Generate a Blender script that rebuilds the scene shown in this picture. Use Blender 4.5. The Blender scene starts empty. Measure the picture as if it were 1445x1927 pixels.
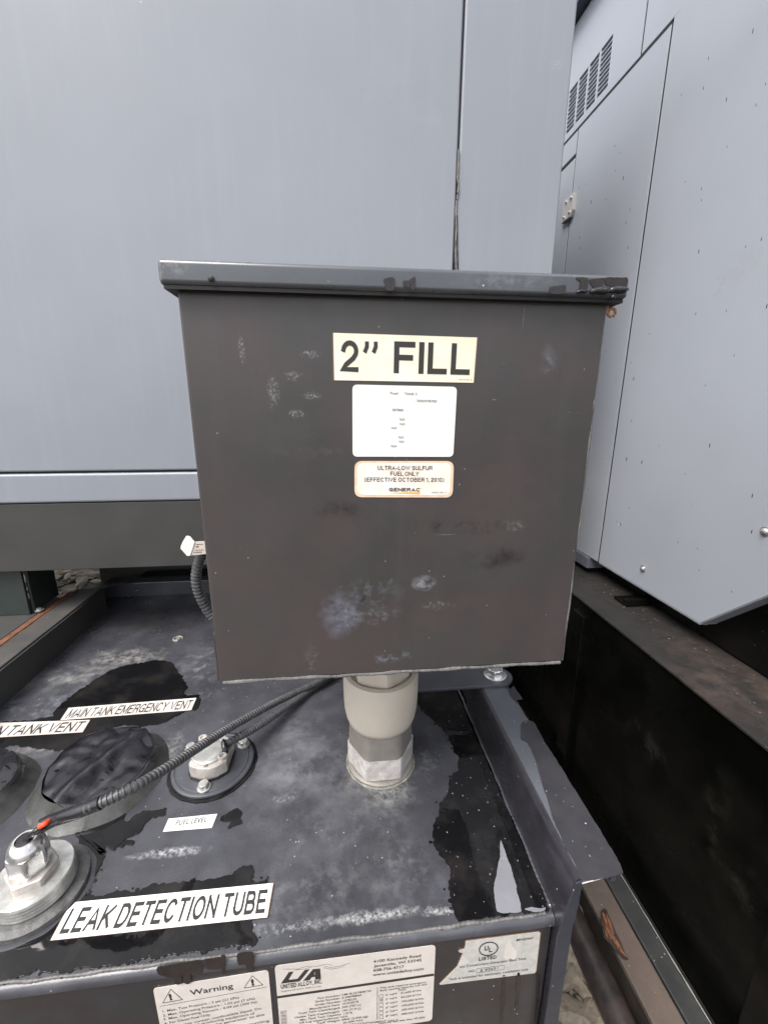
import bpy, bmesh, math, random
from mathutils import Vector, Matrix, noise
random.seed(7)
R = math.radians
D = bpy.data
sc = bpy.context.scene
col = sc.collection

# ------------------------------------------------------------------ camera, world, sun, exposure
EYE = 0.95                                  # metres above the ground; builders below give z relative to the eye
cam_d = D.cameras.new('camera'); cam = D.objects.new('camera', cam_d); col.objects.link(cam)
sc.camera = cam
F, PITCH, YAW, ROLL, CX, CY = 794.0, R(14.385), R(6.285), R(0.235), 722.5, 963.5
fw = Vector((math.sin(YAW)*math.cos(PITCH), math.cos(YAW)*math.cos(PITCH), -math.sin(PITCH)))
rt = Vector((math.cos(YAW), -math.sin(YAW), 0)); up = rt.cross(fw)
RT = rt*math.cos(ROLL) + up*math.sin(ROLL); UP = up*math.cos(ROLL) - rt*math.sin(ROLL)
m = Matrix((RT, UP, -fw)).transposed().to_4x4(); m.translation = (0, 0, EYE)
cam.matrix_world = m
cam_d.sensor_fit = 'HORIZONTAL'; cam_d.sensor_width = 36; cam_d.lens = 36*F/1445
cam_d.clip_start = 0.02; cam_d.clip_end = 2000

w = D.worlds.new('World'); sc.world = w; w.use_nodes = True
nt = w.node_tree; bg = nt.nodes['Background']
sky = nt.nodes.new('ShaderNodeTexSky'); sky.sky_type = 'NISHITA'; sky.sun_disc = False
SUN_EL, SUN_AZ = R(58), R(232)              # behind the camera, slightly left; overcast
sky.sun_elevation = SUN_EL; sky.sun_rotation = SUN_AZ; sky.dust_density = 4; sky.air_density = 1.0
hs = nt.nodes.new('ShaderNodeHueSaturation'); hs.inputs['Saturation'].default_value = 0.32
nt.links.new(sky.outputs[0], hs.inputs['Color']); nt.links.new(hs.outputs[0], bg.inputs[0])
bg.inputs[1].default_value = 0.15
sd = D.lights.new('sun', 'SUN'); sd.energy = 1.3; sd.angle = R(30); sd.color = (1, .965, .92)
so = D.objects.new('sun', sd); col.objects.link(so)
dv = Vector((math.sin(SUN_AZ)*math.cos(SUN_EL), math.cos(SUN_AZ)*math.cos(SUN_EL), math.sin(SUN_EL)))
so.rotation_euler = dv.to_track_quat('Z', 'Y').to_euler(); so.location = (0, -3, 6)
sc.view_settings.view_transform = 'Standard'; sc.view_settings.look = 'None'
sc.view_settings.gamma = 1; sc.view_settings.exposure = 1.15

# ------------------------------------------------------------------ points on real planes
def ray(x, y):
    return RT*(x-CX) - UP*(y-CY) + fw*F
def onY(x, y, v): d = ray(x, y); return d*(v/d.y)
def onZ(x, y, v): d = ray(x, y); return d*(v/d.z)
def onX(x, y, v): d = ray(x, y); return d*(v/d.x)

BOXY, DECK, RAIL, FRONT, _w, WALLX, NX = .35, -.505, -.44, .290, 1.2, .66, .56

# ------------------------------------------------------------------ materials
def newmat(name):
    M_ = D.materials.new(name); M_.use_nodes = True
    return M_, M_.node_tree, M_.node_tree.nodes['Principled BSDF']
def nd(t, kind, **kw):
    n = t.nodes.new(kind)
    for k, v in kw.items():
        if k.startswith('i_'):
            n.inputs[int(k[2:])].default_value = v
        else: setattr(n, k, v)
    return n
def mixc(t, fac, a, b):
    n = t.nodes.new('ShaderNodeMix'); n.data_type = 'RGBA'
    for idx, v in ((0, fac), (6, a), (7, b)):
        if hasattr(v, 'is_output') or isinstance(v, bpy.types.NodeSocket): t.links.new(v, n.inputs[idx])
        else: n.inputs[idx].default_value = v if idx == 0 else (*v, 1) if len(v) == 3 else v
    return n.outputs[2]
def maprange(t, s, a, b, c=0., d=1.):
    n = t.nodes.new('ShaderNodeMapRange'); n.clamp = True
    t.links.new(s, n.inputs[0])
    for i, v in ((1, a), (2, b), (3, c), (4, d)): n.inputs[i].default_value = v
    return n.outputs[0]
def math_(t, op, a, b=None):
    n = t.nodes.new('ShaderNodeMath'); n.operation = op
    for i, v in ((0, a), (1, b)):
        if v is None: continue
        if isinstance(v, bpy.types.NodeSocket): t.links.new(v, n.inputs[i])
        else: n.inputs[i].default_value = v
    return n.outputs[0]
def noise_(t, vec, scale, detail=4, rough=.55, dist=0.):
    n = t.nodes.new('ShaderNodeTexNoise'); n.inputs['Scale'].default_value = scale
    n.inputs['Detail'].default_value = detail; n.inputs['Roughness'].default_value = rough
    n.inputs['Distortion'].default_value = dist
    t.links.new(vec, n.inputs['Vector']); return n.outputs[0]
def stretch(t, vec, s):
    n = t.nodes.new('ShaderNodeVectorMath'); n.operation = 'MULTIPLY'
    t.links.new(vec, n.inputs[0]); n.inputs[1].default_value = s; return n.outputs[0]

def paint(name, base, rough=.5, var=.12, vscale=6, tint=None, tint_amt=.5, specks=0, speck_col=(.5, .5, .5), speck_scale=260,
          rvar=.08, bump=0., bscale=300, spec=.5, metallic=0., coat=0., streak=0., patches=(), dent=0., edge=None):
    """painted or bare surface: mottling, specks, local scuffs (centre, radii, colour, strength, noise scale)"""
    M_, t, bs = newmat(name)
    geo = t.nodes.new('ShaderNodeNewGeometry'); pos = geo.outputs['Position']
    n1 = noise_(t, pos, vscale, 6, .6)
    f = maprange(t, n1, .3, .7)
    lo = tuple(c*(1-var) for c in base); hi = tuple(c*(1+var) for c in base)
    c = mixc(t, f, lo, hi)
    if tint:
        n2 = noise_(t, pos, vscale*1.7+1.3, 5, .65)
        c = mixc(t, math_(t, 'MULTIPLY', maprange(t, n2, .42, .65), tint_amt), c, tint)
    if streak:
        n4 = noise_(t, stretch(t, pos, (60, 60, 3)), 1.0, 4, .6)
        c = mixc(t, math_(t, 'MULTIPLY', maprange(t, n4, .5, .75), streak), c, tuple(min(1, v*1.8+.02) for v in base))
    rs = None
    for (cen, rad, colr, st, ns) in patches:
        rad = tuple(r*.8 for r in rad) if ns > 300 else rad
        s = nd(t, 'ShaderNodeVectorMath', operation='SUBTRACT'); t.links.new(pos, s.inputs[0]); s.inputs[1].default_value = (cen[0], cen[1], cen[2]+EYE)
        q = nd(t, 'ShaderNodeVectorMath', operation='DIVIDE'); t.links.new(s.outputs[0], q.inputs[0]); q.inputs[1].default_value = rad
        L = nd(t, 'ShaderNodeVectorMath', operation='LENGTH'); t.links.new(q.outputs[0], L.inputs[0])
        nn = noise_(t, pos, ns, 6, .7)
        e = math_(t, 'ADD', L.outputs['Value'], math_(t, 'MULTIPLY', math_(t, 'SUBTRACT', noise_(t, pos, ns*.35, 3, .6), .5), 1.6))
        k = math_(t, 'MULTIPLY', maprange(t, e, 1.05, .25), maprange(t, nn, .47 if st < .75 else .40, .66))
        k = math_(t, 'MULTIPLY', k, min(1, st*1.3))
        c = mixc(t, k, c, colr)
        rs = k if rs is None else math_(t, 'MAXIMUM', rs, k)
    if specks:
        vo = t.nodes.new('ShaderNodeTexVoronoi'); vo.inputs['Scale'].default_value = speck_scale
        t.links.new(pos, vo.inputs['Vector'])
        rr = nd(t, 'ShaderNodeSeparateColor'); t.links.new(vo.outputs['Color'], rr.inputs[0])
        k = math_(t, 'MULTIPLY', math_(t, 'LESS_THAN', vo.outputs['Distance'], .22), math_(t, 'LESS_THAN', rr.outputs[0], specks))
        c = mixc(t, math_(t, 'MULTIPLY', k, .8), c, speck_col)
    t.links.new(c, bs.inputs['Base Color'])
    r = maprange(t, noise_(t, pos, vscale*2.3, 5, .6), .3, .7, max(.02, rough-rvar), min(1, rough+rvar))
    if rs is not None: r = math_(t, 'MAXIMUM', r, math_(t, 'MULTIPLY', rs, .65))
    t.links.new(r, bs.inputs['Roughness'])
    bs.inputs['Metallic'].default_value = metallic; bs.inputs['Specular IOR Level'].default_value = spec
    if coat: bs.inputs['Coat Weight'].default_value = coat; bs.inputs['Coat Roughness'].default_value = .12
    nrm = None
    if bump:
        b = t.nodes.new('ShaderNodeBump'); b.inputs['Strength'].default_value = bump; b.inputs['Distance'].default_value = .001
        t.links.new(noise_(t, pos, bscale, 3, .6), b.inputs['Height']); nrm = b.outputs[0]
    if dent:
        b2 = t.nodes.new('ShaderNodeBump'); b2.inputs['Strength'].default_value = 1; b2.inputs['Distance'].default_value = dent
        t.links.new(noise_(t, pos, 2.5, 2, .4), b2.inputs['Height'])
        if nrm: t.links.new(nrm, b2.inputs['Normal'])
        nrm = b2.outputs[0]
    if nrm: t.links.new(nrm, bs.inputs['Normal'])
    return M_

def flat(name, c, rough=.6, metallic=0., spec=.5):
    M_, t, bs = newmat(name); bs.inputs['Base Color'].default_value = (*c, 1); bs.inputs['Roughness'].default_value = rough
    bs.inputs['Metallic'].default_value = metallic; bs.inputs['Specular IOR Level'].default_value = spec; return M_

W = (.5, .5, .52)
def bp(x, y): return tuple(onY(x, y, BOXY))
def dp(x, y): return tuple(onZ(x, y, DECK))
BLU = (.13, .14, .17)
box_scuffs = [(bp(985, 600), (.0005, .05, .012), W, .7, 60), (bp(925, 752), (.006, .05, .0005), W, .7, 60), (bp(1075, 776), (.010, .05, .0005), W, .6, 60), (bp(600, 820), (.02, .05, .0005), (.14, .14, .13), .6, 60), (bp(840, 1006), (.012, .05, .0005), (.2, .2, .2), .6, 60),
    (bp(455, 655), (.003, .05, .016), W, .4, 420), (bp(515, 738), (.006, .05, .018), W, .4, 380), (bp(550, 705), (.010, .05, .005), W, .4, 420),
    (bp(583, 667), (.010, .05, .004), W, .45, 400), (bp(585, 745), (.010, .05, .004), W, .4, 420), (bp(558, 778), (.009, .05, .004), W, .5, 420),
    (bp(640, 1150), (.022, .05, .026), (.16, .17, .22), .8, 60), (bp(700, 1125), (.030, .05, .020), (.11, .115, .14), .7, 90),
    (bp(795, 1098), (.013, .05, .008), (.3, .3, .34), .8, 120), (bp(735, 1098), (.012, .05, .006), (.2, .2, .22), .6, 160),
    (bp(690, 1160), (.030, .05, .008), (.16, .17, .19), .7, 160), (bp(822, 1140), (.018, .05, .005), (.2, .2, .2), .6, 260),
    (bp(1035, 675), (.011, .05, .022), (.13, .145, .17), .6, 60), (bp(735, 1238), (.020, .05, .007), (.16, .17, .2), .7, 150),
    (bp(585, 1235), (.008, .05, .016), (.15, .15, .16), .6, 260), (bp(970, 988), (.012, .05, .006), (.15, .15, .15), .7, 240),
    (bp(935, 1050), (.030, .05, .012), (.012, .010, .010), .9, 70), (bp(640, 960), (.022, .05, .010), (.016, .010, .012), .9, 90),
    (bp(860, 990), (.055, .05, .008), (.014, .012, .012), .7, 90), (bp(590, 850), (.035, .05, .006), (.08, .075, .065), .5, 120),
    (bp(680, 1130), (.006, .05, .014), (.012, .010, .010), .9, 150)]
dk_sc_shade = [
    (dp(715, 1475), (.055, .05, .2), (.22, .22, .21), .75, 95), (dp(730, 1470), (.033, .03, .2), (.4, .39, .36), .7, 220),
    (dp(800, 1440), (.02, .03, .2), (.17, .17, .18), .6, 150),
    (dp(320, 1605), (.045, .006, .2), W, .75, 260), (dp(345, 1600), (.03, .004, .2), W, .6, 330), (dp(540, 1503), (.02, .006, .2), (.3, .3, .3), .6, 200),
    (dp(700, 1725), (.07, .006, .2), (.42, .42, .42), .85, 300), (dp(840, 1715), (.04, .005, .2), (.45, .45, .45), .9, 330),
    (dp(560, 1745), (.06, .007, .2), (.3, .3, .31), .6, 220), (dp(950, 1712), (.03, .006, .2), (.4, .4, .4), .7, 420),
    (dp(150, 1275), (.13, .04, .2), (.20, .20, .20), .8, 40), (dp(235, 1240), (.10, .04, .2), (.26, .25, .23), .8, 70),
    (dp(380, 1250), (.06, .08, .2), (.15, .15, .16), .7, 60), (dp(60, 1330), (.10, .05, .2), (.17, .18, .20), .6, 60),
    (dp(70, 1405), (.05, .03, .2), (.22, .21, .20), .8, 90), (dp(310, 1420), (.02, .05, .2), (.24, .24, .23), .8, 130),
    (dp(230, 1105), (.12, .06, .2), (.05, .018, .012), .6, 40), (dp(330, 1130), (.14, .03, .2), (.13, .125, .12), .7, 60),
    (dp(380, 1310), (.04, .02, .2), (.13, .13, .14), .5, 150), (dp(910, 1465), (.012, .02, .2), (.25, .25, .24), .7, 260),
    (dp(930, 1560), (.018, .018, .2), (.35, .35, .36), .6, 500), (dp(640, 1560), (.10, .05, .2), (.14, .14, .145), .5, 50), (dp(560, 1680), (.14, .04, .2), (.13, .13, .135), .5, 45), (dp(760, 1640), (.05, .06, .2), (.13, .13, .14), .5, 70),
    (dp(560, 1440), (.11, .12, .2), (.16, .16, .175), .8, 24), (dp(200, 1170), (.10, .10, .2), (.020, .019, .019), .8, 12), (dp(330, 1170), (.12, .06, .2), (.030, .028, .027), .8, 14)]  # last two patches paint the shade under the rear enclosure
m_box = paint('black box paint', (.045, .0435, .0425), .40, .20, 6, tint=(.060, .045, .046), tint_amt=.85, streak=.10, specks=.0025, speck_scale=500, bump=.10, bscale=900, patches=box_scuffs, coat=.15)
m_lid = paint('lid black paint', (.060, .066, .076), .30, .15, 14, bump=.08, bscale=900, coat=.6, specks=.01,
              patches=[((-.115, .34, .092), (.02, .05, .01), (.22, .22, .22), .6, 160), ((.13, .34, .09), (.05, .05, .008), (.16, .16, .17), .5, 160)])
m_deck = paint('dusty black deck paint', (.055, .056, .065), .30, .38, 11, tint=(.034, .034, .041), tint_amt=.7, specks=.018, speck_col=(.42, .42, .42), speck_scale=300, bump=.22, bscale=420, patches=dk_sc_shade, coat=.1)
m_front = paint('black tank front paint', (.027, .027, .030), .4, .25, 14, tint=(.030, .021, .020), tint_amt=.6, specks=.02, speck_scale=300, bump=.2, bscale=400, streak=.25, coat=.15)
m_rail = paint('black rail paint', (.066, .070, .080), .36, .2, 14, tint=(.045, .045, .052), specks=.015, bump=.15, bscale=500, coat=.25)
m_leftrail = paint('worn rail paint', (.060, .060, .059), .5, .2, 12, tint=(.085, .072, .064), tint_amt=.7, specks=.01, bump=.2, bscale=300)
m_rust = paint('rusted edge', (.13, .055, .028), .85, .4, 60, bump=.6, bscale=300)
m_neigh = paint('black neighbour tank paint', (.0025, .0026, .0022), .26, .35, 3.5, tint=(.0075, .0072, .006), tint_amt=.8, patches=[(tuple(onX(1215, 1400, .56)), (.05, .10, .035), (.022, .022, .020), .7, 30), (tuple(onX(1340, 1540, .56)), (.05, .03, .10), (.020, .020, .016), .7, 26), (tuple(onX(1400, 1680, .56)), (.05, .06, .05), (.016, .015, .012), .7, 30)], specks=.002, speck_col=(.1, .1, .1), bump=.1, bscale=400, dent=.014, spec=.2)  # grey patches paint a soft sheen into the black
m_neightop = paint('dirty tank top', (.013, .0125, .012), .65, .4, 16, tint=(.022, .017, .015), tint_amt=.8, specks=.03, speck_col=(.12, .09, .075), speck_scale=320, bump=.8, bscale=160, patches=[(tuple(onZ(1425, 1290, -.44)), (.16, .16, .1), (.060, .042, .034), .9, 30), (tuple(onZ(1300, 1215, -.44)), (.06, .08, .1), (.050, .034, .028), .8, 50)])
m_grey = paint('grey enclosure powder coat', (.250, .268, .302), .44, .05, 2.2, specks=.0006, speck_col=(.5, .5, .5), speck_scale=170, bump=.05, bscale=1200, dent=.007, coat=.1, streak=.05, patches=[(tuple(onY(1048, 118, .888)), (.012, .05, .010), (.42, .43, .45), .5, 300), (tuple(onY(300, 700, .888)), (.09, .05, .12), (.25, .265, .30), .5, 14), (tuple(onY(700, 200, .888)), (.12, .05, .10), (.29, .305, .335), .5, 12)])
wall_scuffs = [(tuple(onX(1390, 500, WALLX)), (.05, .035, .035), (.28, .29, .31), .55, 45), (tuple(onX(1355, 530, WALLX)), (.05, .012, .03), (.25, .26, .28), .6, 60),
               (tuple(onX(1165, 988, WALLX)), (.05, .012, .003), (.62, .62, .62), .8, 120), (tuple(onX(1290, 1010, WALLX)), (.05, .03, .03), (.30, .32, .38), .6, 40),
               (tuple(onX(1300, 955, WALLX)), (.05, .006, .012), (.26, .25, .27), .5, 90)]
m_grey2 = paint('grey side panel powder coat', (.305, .322, .358), .36, .045, 3.5, tint=(.31, .33, .375), tint_amt=.4, specks=.0015, speck_col=(.2, .2, .2), speck_scale=160, bump=.05, bscale=1200, dent=.004, coat=.2, patches=wall_scuffs)
m_base = paint('black base rail', (.042, .042, .040), .55, .1, 5, tint=(.055, .053, .05), bump=.08, bscale=700)
m_dark = flat('dark seam and gap shade', (.008, .008, .009), .6)
m_trim = paint('black roof trim', (.02, .022, .035), .4)
m_caulk = paint('aged caulk', (.20, .19, .17), .7, .5, 60, tint=(.06, .06, .06), bump=.5, bscale=300)
m_weld = paint('painted weld bead', (.085, .083, .082), .5, .4, 70, tint=(.16, .155, .15), tint_amt=.7, bump=.6, bscale=500)
m_plast = paint('beige pipe coupling', (.56, .50, .42), .5, .10, 14, tint=(.56, .51, .44), tint_amt=.6, bump=.2, bscale=400,
                patches=[((.05, .47, -.285), (.08, .08, .012), (.26, .24, .21), .5, 60)])
m_alu = paint('machined aluminium', (.66, .62, .59), .42, .2, 60, tint=(.36, .33, .31), tint_amt=.5, specks=.2, speck_col=(.7, .66, .62), speck_scale=600, metallic=.2, bump=.5, bscale=300)
m_alud = paint('dull aluminium', (.27, .25, .22), .5, .15, 40, metallic=.3, bump=.2)
m_zinc = paint('zinc plated steel', (.50, .50, .48), .38, .25, 60, tint=(.30, .29, .27), tint_amt=.5, metallic=.65, bump=.3, bscale=500)
m_steel = paint('bright steel', (.72, .71, .70), .22, .12, 50, metallic=.85, bump=.1)
m_cast = paint('cast zinc housing', (.50, .46, .43), .42, .2, 70, tint=(.33, .29, .27), tint_amt=.5, metallic=.35, bump=.3, bscale=500)
m_conduit = paint('black corrugated conduit', (.055, .054, .058), .42, .25, 60, tint=(.10, .10, .105), tint_amt=.5)
m_red = flat('red wire', (.75, .07, .02), .45)
m_cover = paint('black vent cover', (.013, .013, .016), .14, .4, 22, tint=(.026, .026, .032), tint_amt=.5, bump=.15, bscale=120, coat=.2)
m_cover2 = paint('grey green skirt', (.052, .054, .051), .28, .2, 30, tint=(.085, .086, .083), bump=.2, bscale=200, coat=.3)
m_white = paint('white sticker', (.80, .79, .75), .5, .03, 20)
m_yel = paint('yellowed sticker', (.82, .76, .58), .5, .06, 14, tint=(.85, .82, .74), tint_amt=.8)
m_cream = paint('cream sticker', (.60, .555, .515), .5, .05, 30, tint=(.5, .46, .42), tint_amt=.5, specks=.01, speck_col=(.3, .28, .26))
m_peach = paint('peach stained sticker', (.82, .72, .62), .5, .05, 40, tint=(.86, .82, .77), tint_amt=.9)
m_peachedge = paint('stained sticker edge', (.72, .50, .34), .5, .1, 60, tint=(.8, .66, .52))
m_torn = paint('worn torn sticker', (.50, .49, .46), .5, .1, 60, tint=(.36, .35, .33), tint_amt=.6, specks=.03, speck_col=(.25, .25, .25))
m_ink = flat('black ink', (.030, .027, .026), .5)
m_ink2 = flat('faded ink', (.09, .08, .08), .5)
m_inkl = flat('very faded ink', (.20, .205, .21), .5)
m_orange = flat('orange ink', (.85, .42, .10), .5)
m_brown = paint('brown sticker rim', (.20, .12, .07), .6, .2, 60)
m_wet, t_, b_ = newmat('water film over black paint')
b_.inputs['Base Color'].default_value = (.0085, .0085, .009, 1); b_.inputs['Roughness'].default_value = .035; b_.inputs['IOR'].default_value = 1.36
g_ = t_.nodes.new('ShaderNodeNewGeometry'); bb = t_.nodes.new('ShaderNodeBump'); bb.inputs['Strength'].default_value = .5; bb.inputs['Distance'].default_value = .0006
t_.links.new(noise_(t_, g_.outputs['Position'], 38, 2, .5), bb.inputs['Height']); t_.links.new(bb.outputs[0], b_.inputs['Normal'])
t_.links.new(mixc(t_, maprange(t_, noise_(t_, g_.outputs['Position'], 16, 6, .65), .48, .72), (.006, .006, .007), (.021, .019, .018)), b_.inputs['Base Color'])
m_skyglint = paint('painted sky reflection', (.19, .19, .21), .22, .08, 40, coat=.5, specks=.02, speck_col=(.04, .04, .04))  # pale colour stands for sky mirrored in the wet deck
m_stain = paint('damp paint', (.030, .029, .034), .45, .25, 30, tint=(.045, .04, .042), specks=.01)
m_webdark = paint('dark rail web', (.024, .023, .028), .30, .35, 14, tint=(.040, .038, .046), tint_amt=.6, specks=.012, bump=.15, coat=.4)  # web toned darker than the flange
m_drip = paint('dark water drip', (.020, .016, .016), .22, .3, 60, tint=(.035, .026, .025))
m_drop, t_, b_ = newmat('water drop')
b_.inputs['Base Color'].default_value = (.12, .12, .13, 1); b_.inputs['Roughness'].default_value = .05; b_.inputs['Specular IOR Level'].default_value = 1.0
m_walldrop = flat('rain drop on grey paint', (.06, .062, .066), .1)
m_tar = paint('black rubber trim', (.02, .019, .022), .18, .2, 60, bump=.2)
m_dirt = paint('wet ground', (.10, .082, .062), .8, .3, 14, tint=(.09, .075, .06), tint_amt=.7, bump=1, bscale=90)
m_stone = paint('pale limestone chips', (.22, .185, .145), .8, .35, 40, tint=(.10, .08, .06), tint_amt=.7, bump=.8, bscale=220, specks=.05, speck_col=(.10, .08, .06), speck_scale=120)
m_timber = paint('muddy brown timber', (.115, .086, .072), .65, .15, 10, tint=(.085, .068, .056), specks=.01, bump=.3, bscale=300, streak=.12)
m_timberd = paint('dark timber side', (.030, .024, .020), .6, .4, 30, bump=.5)
m_wood = paint('fresh splintered wood', (.20, .080, .038), .75, .45, 70, tint=(.10, .045, .03), tint_amt=.7, streak=.3, bump=1, bscale=150)
m_pipe = paint('black pipe', (.028, .024, .024), .4, .5, 18, tint=(.075, .055, .05), tint_amt=.6, bump=.4, bscale=200)
m_strip = paint('black steel channel', (.028, .030, .030), .5, .3, 18, tint=(.05, .05, .048), specks=.02, bump=.2)
m_rustbolt = paint('rusty brass', (.45, .24, .12), .6, .3, 100, metallic=.3)

# ------------------------------------------------------------------ mesh helpers
def tag(o, label=None, cat=None, group=None, kind=None):
    if label: o['label'] = label
    if cat: o['category'] = cat
    if group: o['group'] = group
    if kind: o['kind'] = kind
    return o
def thing(name, loc, label, cat, group=None):
    o = D.objects.new(name, None); col.objects.link(o); o.empty_display_size = .05
    o.location = (loc[0], loc[1], loc[2]+EYE); return tag(o, label, cat, group)
def wpos(o):
    p = Vector((0, 0, 0))
    while o is not None: p += o.location; o = o.parent
    return p
def obj(name, bm, mat, parent=None, smooth=False, label=None, kind=None):
    """bm holds eye-relative coordinates; becomes one mesh object under parent"""
    base = wpos(parent) - Vector((0, 0, EYE)) if parent else None
    if base is None:
        cs = [v.co for v in bm.verts]; n = max(1, len(cs))
        base = Vector((sum(c.x for c in cs)/n, sum(c.y for c in cs)/n, min(c.z for c in cs)))
    for v in bm.verts: v.co -= base
    me = D.meshes.new(name); bm.to_mesh(me); bm.free()
    for M_ in (mat if isinstance(mat, (list, tuple)) else [mat]): me.materials.append(M_)
    if smooth:
        for p in me.polygons: p.use_smooth = True
    o = D.objects.new(name, me); col.objects.link(o)
    if parent: o.parent = parent
    else: o.location = base + Vector((0, 0, EYE))
    if smooth:
        me.set_sharp_from_angle(angle=R(38))
        if len(me.polygons) < 400:
            wn = o.modifiers.new('weighted_normal', 'WEIGHTED_NORMAL'); wn.keep_sharp = True; wn.weight = 100
    return tag(o, label, None, None, kind)
def B(): return bmesh.new()
def box(bm, a, b, bev=0., seg=2):
    tmp = bmesh.new(); r = bmesh.ops.create_cube(tmp, size=1)
    for v in tmp.verts: v.co = Vector([(a[i]+b[i])/2 + v.co[i]*(b[i]-a[i]) for i in range(3)])
    if bev: bmesh.ops.bevel(tmp, geom=tmp.edges[:], offset=bev, segments=seg, affect='EDGES', profile=.5)
    merge(bm, tmp)
def merge(bm, tmp):
    me = D.meshes.new('tmp'); tmp.to_mesh(me); tmp.free(); bm.from_mesh(me); D.meshes.remove(me)
def prism(bm, pts, n, th, bev=0.):
    """polygon pts (Vectors, planar) extruded by th along n"""
    tmp = bmesh.new(); n = Vector(n).normalized()
    vs = [tmp.verts.new(p) for p in pts]
    f = tmp.faces.new(vs)
    f.normal_update()
    if f.normal.dot(n) > 0: f.normal_flip()
    r = bmesh.ops.extrude_face_region(tmp, geom=[f])
    tv = [v for v in r['geom'] if isinstance(v, bmesh.types.BMVert)]
    bmesh.ops.translate(tmp, verts=tv, vec=n*th)
    if bev:
        te = [e for e in tmp.edges if e.verts[0] in tv and e.verts[1] in tv]
        bmesh.ops.bevel(tmp, geom=te, offset=bev, segments=2, affect='EDGES', profile=.5)
    bmesh.ops.recalc_face_normals(tmp, faces=tmp.faces[:])
    bmesh.ops.triangulate(tmp, faces=[f for f in tmp.faces if len(f.verts) > 4])
    merge(bm, tmp)
def lathe(bm, c, prof, seg=48, sx=1., sy=1., fn=None, a0=0., cap=True):
    """prof: list of (r, z) relative to c, bottom to top"""
    rings = []
    for (r, z) in prof:
        ring = []
        for k in range(seg):
            a = a0 + 2*math.pi*k/seg; rr = r*(fn(a, r, z) if fn else 1)
            ring.append(bm.verts.new((c[0]+rr*math.cos(a)*sx, c[1]+rr*math.sin(a)*sy, c[2]+z)))
        rings.append(ring)
    for i in range(len(rings)-1):
        for k in range(seg):
            bm.faces.new((rings[i][k], rings[i][(k+1) % seg], rings[i+1][(k+1) % seg], rings[i+1][k]))
    if cap: bm.faces.new(rings[0][::-1]); bm.faces.new(rings[-1])
def sweep(bm, pts, rfun, seg=12, step=.002, cap=True):
    """tube along a Catmull-Rom path; rfun(s) radius at arc length s"""
    P = [Vector(p) for p in pts]; P = [P[0]*2-P[1]] + P + [P[-1]*2-P[-2]]
    dense = []
    for i in range(1, len(P)-2):
        a, b, c, d = P[i-1:i+3]; n = max(2, int((c-b).length/step*1.0)+1)
        for k in range(n):
            t = k/n
            dense.append(.5*((2*b) + (c-a)*t + (2*a-5*b+4*c-d)*t*t + (3*b-a-3*c+d)*t**3))
    dense.append(P[-2]); s = 0; prev = None; rings = []; upv = Vector((0, 0, 1))
    for i, p in enumerate(dense):
        tn = (dense[min(i+1, len(dense)-1)] - dense[max(i-1, 0)]).normalized()
        x = tn.cross(upv)
        if x.length < .1: x = tn.cross(Vector((1, 0, 0)))
        x.normalize(); y = x.cross(tn)
        if i: s += (p-dense[i-1]).length
        r = rfun(s)
        rings.append([bm.verts.new(p + (x*math.cos(2*math.pi*k/seg)+y*math.sin(2*math.pi*k/seg))*r) for k in range(seg)])
    for i in range(len(rings)-1):
        for k in range(seg): bm.faces.new((rings[i][k], rings[i][(k+1) % seg], rings[i+1][(k+1) % seg], rings[i+1][k]))
    if cap: bm.faces.new(rings[0][::-1]); bm.faces.new(rings[-1])
    bmesh.ops.recalc_face_normals(bm, faces=bm.faces[:])
def bead(bm, a, b, r=.0016, wob=.0005, pitch=.0045, gaps=0.):
    a, b = Vector(a), Vector(b); L = (b-a).length; n = max(2, int(L/.02))
    pts = [a.lerp(b, i/n) + Vector([random.uniform(-wob, wob) for _ in range(3)]) for i in range(n+1)]
    ph = random.random()*9
    sweep(bm, pts, lambda s: r*(.72 + .2*abs(math.sin(s/pitch*math.pi+ph)) + .55*max(0, noise.noise(Vector((s*55, ph, 0)))+.1)), 8, .0012)
def ragged(pts, amp=.0016, step=.0025, seed=0):
    """closed outline with an irregular edge, in its own plane"""
    out = []; n = len(pts)
    nn = (pts[1]-pts[0]).cross(pts[2]-pts[1])
    nn = Vector((0, 0, 1)) if abs(nn.normalized().z) > .5 else (Vector((0, 1, 0)) if abs(nn.normalized().y) > .5 else Vector((1, 0, 0)))
    for i in range(n):
        a, b, c, d = pts[i-1], pts[i], pts[(i+1) % n], pts[(i+2) % n]
        L = (c-b).length; k = max(1, int(L/step)); pr = (c-b).normalized().cross(nn)
        for j in range(k):
            t = j/k; lin = b.lerp(c, t)
            cr = .5*((2*b) + (c-a)*t + (2*a-5*b+4*c-d)*t*t + (3*b-a-3*c+d)*t**3)
            p = lin.lerp(cr, .6)
            q = p*60 + Vector((seed, 0, 0))
            o = noise.noise(q)*amp*1.8 + noise.noise(q*3.1)*amp + noise.noise(q*8.3)*amp*.6
            out.append(p + pr*o)
    return out

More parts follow.
